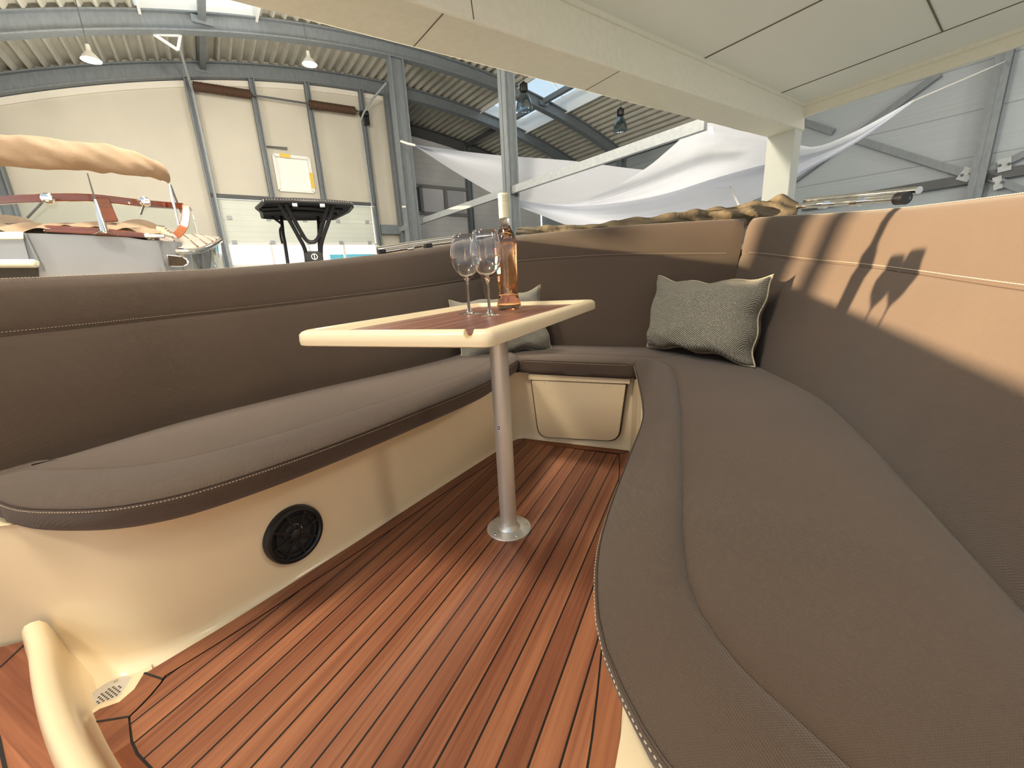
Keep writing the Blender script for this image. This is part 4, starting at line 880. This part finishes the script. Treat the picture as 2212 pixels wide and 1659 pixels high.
def pl_(px, py, comp, val):
    r = ray(px, py); k = {'a': AX, 'b': BX, 'n': NX}[comp]; p = r*(val/r.dot(k)); return p.dot(AX), p.dot(BX), p.dot(NX)
m_ = MB(); t_ = .006
a1 = pl_(1649, 62, 'n', 1.6)[0]; a2 = pl_(1873, 130, 'n', 1.6)[0]; b3 = pl_(2020, 33, 'n', 1.6)[1]
htbox(m_, a1-t_, a1+t_, -1.93, 1.6, 1.594, 1.61); htbox(m_, a2-t_, a2+t_, -1.93, 1.6, 1.594, 1.61); htbox(m_, .6, a2, b3-t_, b3+t_, 1.594, 1.61)
af = pl_(1021, 25, 'b', -1.941)[0]; htbox(m_, af-.003, af+.003, -1.95, -1.939, 1.31, 1.56)
for px, py in ((925, 65), (1300, 175)):
    ab = pl_(px, py, 'n', 1.30)[0]; htbox(m_, ab-.003, ab+.003, -2.27, -1.955, 1.298, 1.31)
build('panel_joint', m_, M['hardd'], hd, smooth=False)
m_ = MB(); c0 = [ht(6.72, -2.275, 1.35), ht(7.0, -2.275, 1.35), ht(7.0, -1.955, 1.35), ht(6.72, -1.955, 1.35)]
bt_ = [V((p.x-.0, p.y, FZ)) for p in c0]; m_.hexa(bt_, c0); build('support_post', m_, mat('post_white', (.62, .64, .58), .5), hd, bevel=.01)
# ============================================================ WHITE SHADE SAIL
sail = thing('shade_sail', 'large white shade sail slung across the hall behind the stern', 'shade sail', at(1300, 420, 9.0))
def patchsail(top, bot, n=40, k=16, belly=0):
    T_ = resample([at(*p) for p in top], n); B_ = resample([at(*p) for p in bot], n); rows = []
    for j in range(k+1):
        t = j/k; rows.append([lerp(a, b, t)+(O-lerp(a, b, t)).normalized()*(-belly*math.sin(math.pi*t))+Z*(.012*math.sin(t*38+i*.05)*math.sin(math.pi*i/n)) for i, (a, b) in enumerate(zip(T_, B_))])
    m_ = MB(); m_.grid(rows); return m_
# rear sheet, from the column to the peak
m_ = patchsail([(895, 313, 12.6), (1060, 334, 11.9), (1230, 348, 11.0), (1395, 368, 10.2), (1560, 372, 9.6)], [(895, 314, 12.6), (990, 376, 11.6), (1085, 430, 10.6), (1180, 468, 9.9), (1290, 492, 9.2), (1500, 500, 8.8)], belly=.5)
build('rear_sheet', m_, M['sail'], sail, angle=80)
m_ = patchsail([(1100, 430, 10.2), (1200, 440, 9.6), (1290, 422, 9.0), (1390, 368, 8.5), (1450, 320, 8.2), (1516, 268, 8.0), (1600, 284, 8.0), (1700, 305, 8.0), (1760, 318, 8.1), (1850, 283, 8.4), (1970, 217, 9.0)],
               [(1110, 433, 10.2), (1230, 446, 9.3), (1330, 440, 8.3), (1430, 422, 7.6), (1540, 388, 7.1), (1620, 365, 7.0), (1700, 345, 7.2), (1740, 335, 7.5), (1790, 322, 7.8), (1860, 290, 8.2), (1971, 219, 9.0)], n=60)
build('front_band', m_, M['sail'], sail, angle=80)
m_ = patchsail([(1060, 425, 10.3), (1110, 433, 10.2), (1230, 446, 9.3), (1330, 440, 8.3), (1430, 422, 7.6), (1540, 388, 7.1), (1620, 365, 7.0), (1700, 345, 7.2), (1740, 335, 7.5), (1790, 322, 7.8), (1860, 290, 8.2), (1971, 219, 9.0)],
               [(1080, 432, 10.3), (1160, 462, 9.7), (1240, 492, 9.0), (1330, 505, 8.6), (1430, 500, 8.2), (1530, 475, 8.0), (1610, 442, 8.0), (1700, 398, 8.1), (1750, 365, 8.2), (1800, 338, 8.4), (1870, 295, 8.6), (1972, 221, 9.0)], n=60, belly=.3)
build('lower_sheet', m_, M['sail'], sail, angle=80)
m_ = MB(); m_.tube([at(866, 305, 13.0), at(880, 310, 12.8), at(897, 314, 12.6)], .03, 8); m_.tube([at(1971, 219, 9.0), hu(2172, 132, U2-.2)], .012, 6); build('corner_rope', m_, M['rope'], sail)
gp_ = thing('guy_pole', 'thin white guy rope with a steel turnbuckle holding up the sail peak', 'guy rope', at(1597, 445, 7.4))
m_ = MB(); m_.tube([at(1517, 270, 7.9), at(1528, 294, 7.85)], .02, 8); build('strap', m_, M['sticker'], gp_)
for dx in (0, 7):
    m_ = MB(); m_.tube([at(1526+dx, 294, 7.85), at(1538+dx*.6, 328, 7.75)], .010, 8); build('turnbuckle', m_, M['galv'], gp_)
m_ = MB(); m_.tube([at(1541, 328, 7.75), at(1597, 445, 7.4)], .016, 8); build('rope', m_, M['rope'], gp_)
m_ = MB(); m_.tube([at(1535, 275, 7.85), at(1541, 300, 7.8), at(1548, 325, 7.7)], .028, 8); build('loose_strap', m_, M['sticker'], gp_)
# ============================================================ NEIGHBOUR: VARNISHED LAUNCH
PN = ray(230, 560); PN.z = 0; PN.normalize(); PD = 4.4
def lp(px, py, dd=0): r = ray(px, py); return O+r*((PD+dd)/r.dot(PN))
LX = PN.cross(Z).normalized()   # to the right in the picture
def c4(x, y, dd=0): return lp(x/4.254, 280+y/4.254, dd)
la = thing('motor_launch', 'grey launch with varnished mahogany windscreen and rolled tan canopy at the far left', 'boat', V((lp(230, 560, 1).x, lp(230, 560, 1).y, FZ)))
def slab(name, pts, th, mt, par=la, bev=0, dd=0, **k):
    m_ = MB(); m_.prism([c4(x, y, dd) for x, y in pts], PN*th); return build(name, m_, M[mt], par, smooth=bool(bev), bevel=bev, **k)
# hull: lofted topsides with a rounded quarter
zt = c4(1000, 985).z; x0 = -2.2
secx = [(-900, 1000), (210, 950), (700, 965), (1180, 990), (1330, 1015)]
m_ = MB(); top = [c4(x, y) for x, y in secx]; q = c4(1330, 1015)
for k in range(1, 9):
    a = k/8*math.pi/2; top.append(q+LX*.27*math.sin(a)+PN*.30*(1-math.cos(a)))
e_ = top[-1]; top += [e_+PN*.6, e_+PN*2.6-LX*.3]
rows = [[p for p in top]]
for dz, ins in ((-.25, .0), (-.6, .03), (-1.2, .15), (-2.2, .6)):
    rows.append([p+V((0, 0, dz))+(PN*ins*.6 if i < 5 else PN*ins*.3-LX*ins) for i, p in enumerate(top)])
m_.grid(rows); m_.poly(top+[c4(-900, 1000, 2.6)]); build('hull', m_, M['steelg'], la, angle=50)
slab('swim_recess', [(-400, 1003), (212, 1003), (265, 1190), (-400, 1190)], .04, 'steelg', dd=-.05)
slab('boarding_step', [(-400, 1190), (322, 1190), (318, 1252), (-400, 1252)], .26, 'hard', dd=-.28, bev=.01)
slab('stern_ledge', [(-400, 938), (212, 938), (212, 1003), (-400, 1003)], .10, 'white', dd=-.08, bev=.006)
slab('step_frame', [(212, 940), (232, 950), (402, 1300), (372, 1300)], .05, 'galv', dd=-.06)
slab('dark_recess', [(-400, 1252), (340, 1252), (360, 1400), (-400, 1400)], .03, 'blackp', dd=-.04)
# polished side with platform
m_ = MB(); pr = [c4(1400, 1030, .15), c4(1560, 1110, .1), c4(1800, 1120, .15), c4(1960, 1060, .5), c4(2025, 1020, .9)]; pr = resample(pr, 20)
rows = [[p+V((0, 0, dz))+PN*ins-LX*ins*.5 for p in pr] for dz, ins in ((0, 0), (-.15, .02), (-.4, .10), (-1.2, .45), (-2.0, .9))]; m_.grid(rows); build('polished_side', m_, M['mirror'], la, angle=60)
m_ = MB(); m_.tube(pr, .022, 12); build('rub_rail', m_, M['chrome'], la)
tp = resample([c4(1440, 968, .6), c4(1650, 980, .8), c4(1850, 985, 1.1), c4(2025, 1012, 1.4)], 20); m_ = MB(); m_.grid([[p+Z*.03 for p in pr], [lerp(a, b, .5)+Z*.035 for a, b in zip(pr, tp)], [p+Z*.02 for p in tp]]); build('platform', m_, mat('grey_teak', (.50, .42, .37), .35, coat=.3), la)
for k in range(3, 18, 3):
    m_ = MB(); m_.bar(pr[k]+Z*.034, tp[k]+Z*.026, .012, .008); build('slat_joint', m_, M['mahog'], la, smooth=False)
m_ = MB(); gpts = [c4(x, y, .0) for x, y in ((1530, 1150), (1640, 1158), (1710, 1180), (1738, 1215), (1720, 1245), (1680, 1258), (1570, 1258), (1548, 1210))]; m_.prism(gpts, PN*.03); vg = build('vent_grille', m_, M['chrome'], la, smooth=False)
for k in range(11):
    x = 1552+k*15; y0 = 1158+k*1.6+max(0, k-8)*10; y1 = 1252-max(0, k-8)*9; m_ = MB(); m_.bar(c4(x, y0, -.012), c4(x+8, y1, -.012), .013, .012, up=PN); build('vent_slot', m_, M['gap'], vg, smooth=False)
# cleats and small chrome fittings
for x, y in ((1480, 905), (1500, 925), (1525, 945), (1550, 960)):
    m_ = MB(); m_.tube([c4(x-45, y-12, -.02), c4(x+30, y+6, -.02)], [.014, .022], 10); build('chrome_fitting', m_, M['chrome'], la)
m_ = MB(); m_.box(c4(1420, 978, -.0), (.13, .05, .03), LX, PN); build('chrome_cleat', m_, M['chrome'], la, bevel=.008)
# mahogany dashboard, tan tonneau and seats
slab('dash_panel', [(402, 875), (900, 900), (1390, 955), (1372, 998), (900, 968), (402, 938)], .10, 'mahog', dd=-.02, bev=.008)
m_ = MB(); up_ = resample([c4(-200, 858, .2), c4(150, 860, .2), (c4(420, 868, .2)), c4(700, 868, .25), c4(930, 850, .3), c4(1180, 858, .3), c4(1400, 905, .25), c4(1490, 955, .1)], 40); lo2 = resample([c4(-200, 935, -.02), c4(250, 935, -.02), c4(400, 900, -.03), c4(700, 892, .02), c4(900, 905, .02), c4(1150, 915, .02), c4(1300, 945, 0), c4(1470, 975, .0)], 40)
rows = [[lerp(a, b, t)-PN*.05*math.sin(math.pi*t)+Z*.012*math.sin(i*.9+t*5) for i, (a, b) in enumerate(zip(up_, lo2))] for t in [j/8 for j in range(9)]]
m_.grid(rows); m_.grid([rows[0], [p+PN*.8 for p in rows[0]]]); build('tonneau_cover', m_, M['tan'], la, angle=80)
def dome(x0_, x1_, ytop, ybot, dd, label=None):
    m_ = MB(); n = 20; rs = []
    for j in range(9):
        t = j/8; rs.append([lerp(c4(x0_, ybot, dd), c4(x1_, ybot, dd), i/n)+Z*((c4(0, ytop).z-c4(0, ybot).z)*(math.sin(math.pi*i/n)**.55)*math.cos((t-.4)*1.4))+PN*(t*.35) for i in range(n+1)])
    m_.grid(rs); m_.poly(rs[0]); build('seat_back', m_, M['tan'], la, angle=80)
dome(-260, 320, 758, 860, .55); dome(1065, 1480, 775, 915, .50)
# windscreen
def rail(pts, wd, dp, mt, nm, par=la):
    m_ = MB()
    rs = []; P_ = resample(pts, 24)
    for i, p in enumerate(P_):
        d = (P_[min(i+1, 23)]-P_[max(i-1, 0)]).normalized(); u = d.cross(PN).normalized(); rs.append([p+u*wd/2+PN*dp/2, p-u*wd/2+PN*dp/2, p-u*wd/2-PN*dp/2, p+u*wd/2-PN*dp/2])
    m_.rings(rs, True, True); return build(nm, m_, M[mt], par, bevel=.006)
rail([c4(-400, 690, .6), c4(0, 652, .35), (c4(300, 634, .2)), c4(600, 625, .15), c4(880, 632, .15), c4(1250, 672, .2), c4(1480, 692, .3), c4(1690, 706, .45)], .052, .05, 'mahog', 'windscreen_top_rail')
rail([c4(925, 630, .15), c4(960, 720, .12), c4(1015, 850, .08)], .095, .05, 'mahog', 'windscreen_post')
rail([c4(1702, 695, .44), c4(1706, 780, .38), c4(1690, 880, .30), c4(1650, 945, .25), c4(1610, 975, .2)], .058, .05, 'mahogl', 'windscreen_side_post')
ws = [(-400, 700), (0, 665), (600, 650), (860, 650), (955, 850), (-400, 860)]
for pts in (ws, [(1000, 665), (1640, 720), (1640, 900), (1400, 880), (1075, 850)]):
    m_ = MB(); m_.prism([c4(x, y, .16) for x, y in pts], PN*.008); build('windscreen_pane', m_, M['pane'], la, smooth=False)
rail([c4(1722, 697, .46), c4(1755, 735, .5), c4(1790, 850, .5), c4(1815, 960, .5)], .010, .008, 'chrome', 'side_pane_edge'); m_ = MB(); m_.prism([c4(1720, 720, .47), c4(1755, 740, .5), c4(1812, 955, .5), c4(1700, 950, .45)], PN*.006); build('side_pane', m_, M['pane'], la, smooth=False)
for (x, y, ax_, ay, bx_, by) in ((440, 640, 388, 668, 250, 812), (1332, 670, 1320, 700, 1292, 780)):
    m_ = MB(); m_.lathe([(0, -.075), (.026, -.07), (.034, -.05), (.034, -.01), (.025, 0)], c4(x, y, .05), PN, 20); build('wiper_motor', m_, M['chrome'], la); m_ = MB(); m_.tube([c4(ax_, ay, .03), c4(bx_, by, .06)], .007, 6); build('wiper_arm', m_, M['galvd'], la)
an = [c4(803, 400, -.05), c4(872, 640, -.05), c4(890, 700, -.05), c4(960, 940, -.05)]
m_ = MB(); m_.tube([an[0], an[1]], [.004, .006], 8); build('antenna_whip', m_, M['galvd'], la)
m_ = MB(); m_.tube([an[1], an[2], lerp(an[2], an[3], .5), an[3]], [.008, .011, .018, .026], 14); m_.lathe([(.0, .02), (.04, .02), (.07, .0)], c4(968, 962, -.06), Z, 20); build('antenna_base', m_, M['chrome'], la)
# rolled canopy (bimini)
ctr = [c4(-300, 170, .2), c4(0, 190, .15), c4(350, 208, .1), c4(700, 240, .1), c4(1050, 284, .1), c4(1280, 322, .15), c4(1430, 372, .2), c4(1510, 430, .25), c4(1548, 482, .28)]
mb = roll('', '', '', ctr, [(0, .098), (.3, .10), (.55, .098), (.75, .088), (.88, .068), (.95, .045), (1, .012)], None, 5, amp=.17, squash=.98, n=160, seg=40)
build('rolled_canopy', mb, M['tan'], la, angle=80)
rail([c4(1550, 490, .28), c4(1645, 900, .3)], .022, .022, 'chrome', 'canopy_strut'); rail([c4(1562, 500, .3), c4(1668, 770, .5)], .016, .016, 'galv', 'canopy_strut')
# ============================================================ NEIGHBOUR: BLACK T-TOP BOAT
TP = ray(660, 500); TP.z = 0; TP.normalize(); TD = 8.6; TX = TP.cross(Z)
def t5(x, y, dd=0): r = ray(540+x/6.9125, 420+y/6.9125); return O+r*((TD+dd)/r.dot(TP))
tt = thing('centre_console_boat', 'boat with black canvas T-top on a tubular frame before the white door', 'boat', V((t5(900, 900).x, t5(900, 900).y, FZ)))
zc0 = t5(900, 95, -.8).z
def tz(x, y, z): r = ray(540+x/6.9125, 420+y/6.9125); return O+r*((z-O.z)/r.z)
rimp = [tz(x, y, zc0) for x, y in ((210, 82), (650, 78), (1100, 98), (1500, 128), (1522, 165), (1470, 232), (1250, 345), (900, 352), (560, 352), (180, 322), (165, 240), (98, 185))]
cc3 = sum(rimp, V((0, 0, 0)))/len(rimp)
m_ = MB(); m_.rings([[cc3+(p-cc3)*s_+Z*h for p in rimp] for s_, h in ((.0, .02), (.5, .03), (.90, .045), (1.0, .02), (1.0, -.02), (.985, -.03), (.90, .0), (.5, .0), (.0, -.0))], True, False); build('canvas_top', m_, M['blackc'], tt, angle=50)
m_ = MB(); m_.tube([cc3+(p-cc3)*1.0-Z*.02 for p in rimp+[rimp[0]]], .03, 10); build('rim_tube', m_, M['blackm'], tt)
m_ = MB(); loops = resample([cc3+(p-cc3)*1.015 for p in rimp+[rimp[0]]], 150, False)
for p in loops[::1]: m_.box(p-Z*.01, (.010, .010, .035))
build('lacing', m_, M['sticker'], tt, smooth=False, kind='stuff')
for (xa, ya), (xb, yb) in (((190, 215), (1380, 232)), ((215, 265), (1290, 300))):
    pts = [tz(lerp(xa, xb, k/10), lerp(ya, yb, k/10)-28*math.sin(math.pi*k/10), zc0-.05) for k in range(11)]; m_ = MB(); m_.tube(pts, .03, 8); build('cross_tube', m_, M['blackm'], tt)
for x, y in ((670, 158), (1080, 168)):
    m_ = MB(); m_.box(tz(x, y, zc0-.07), (.07, .10, .04), TX, TP); build('spreader_light', m_, M['sticker'], tt, smooth=False)
def tt_tube(pts, r, nm): m_ = MB(); m_.tube(resample([t5(*p) for p in pts], 26, len(pts) > 2), r, 10); build(nm, m_, M['blackm'], tt)
zoff = -.5
tt_tube([(430, 130, -.6), (580, 370, -.5), (730, 640, -.35), (800, 770, -.25), (838, 900, -.2), (850, 1060, -.2)], .033, 'outer_leg')
tt_tube([(1250, 150, -.6), (1185, 370, -.5), (1092, 640, -.35), (1062, 770, -.25), (1060, 900, -.2), (1062, 1060, -.2)], .033, 'outer_leg')
tt_tube([(530, 130, -.6), (650, 360, -.5), (790, 610, -.35), (850, 690, -.3), (925, 715, -.3), (990, 690, -.3), (1035, 610, -.35), (1110, 360, -.5), (1172, 145, -.6)], .033, 'inner_hoop')
for a, b in (((728, 632, -.35), (785, 605, -.35)), ((1035, 600, -.35), (1092, 640, -.35)), ((838, 868, -.2), (1060, 868, -.2)), ((560, 345, -.5), (640, 345, -.5)), ((1110, 345, -.5), (1195, 345, -.5))): tt_tube([a, b], .026, 'cross_rung')
tt_tube([(458, 290, .9), (478, 430, .8), (495, 600, .7), (522, 740, .6), (560, 990, .5), (566, 1060, .5)], .030, 'rear_leg'); tt_tube([(1008, 290, .9), (1025, 450, .8), (1032, 640, .7), (1042, 960, .5), (1044, 1060, .5)], .030, 'rear_leg')
tt_tube([(280, 300, .9), (462, 432, .8)], .022, 'brace'); tt_tube([(1130, 352, .9), (1028, 432, .8)], .022, 'brace'); tt_tube([(1030, 440, .8), (1075, 500, .6), (1030, 560, .75)], .018, 'brace')
tt_tube([(475, 478, .75), (447, 530, .75), (458, 640, .7), (480, 728, .62)], .018, 'grab_rail')
q = t5(952, 935, -.28); m_ = MB(); m_.box(q, (.30, .18, .15), TX, TP); eb = build('electronics_box', m_, M['blackp'], tt, bevel=.015)
q2 = q-TP*.095+TX*.012; m_ = MB(); m_.lathe([(.040, 0), (.040, .006), (.052, .006), (.052, 0), (.040, 0)], q2, -TP, 32); build('round_emblem', m_, M['sticker'], eb); m_ = MB(); m_.box(q2-TP*.003, (.014, .006, .10), TX, TP); build('emblem_bar', m_, M['sticker'], eb, smooth=False)
c0_ = t5(940, 1150, .1); m_ = MB(); m_.box(V((c0_.x, c0_.y, .35)), (.9, .9, 1.3), TX, TP); build('console', m_, M['steelg'], tt, bevel=.06)
m_ = MB(); rows = []
for z, f in ((.15, 1.0), (-.2, .96), (-.8, .7), (-1.3, .2)): rows.append([V((c0_.x, c0_.y, z))+TX*(x*f*1.15)+TP*(y*(f*.15+.85)) for x, y in ((-1, -2.6), (1, -2.6), (1, 1.2), (.6, 2.5), (0, 3.1), (-.6, 2.5), (-1, 1.2))])
m_.rings(rows, True, True); build('hull', m_, M['steelg'], tt)
m_ = MB(); m_.box(V((c0_.x, c0_.y, -1.45)), (.6, 3.0, .30), TX, TP); build('cradle', m_, M['blackm'], tt, smooth=False)
q = la.location; m_ = MB(); m_.box(V((q.x, q.y, -1.35))+PN*.6, (2.2, .8, .5), LX, PN); build('cradle', m_, M['blackm'], la, smooth=False)
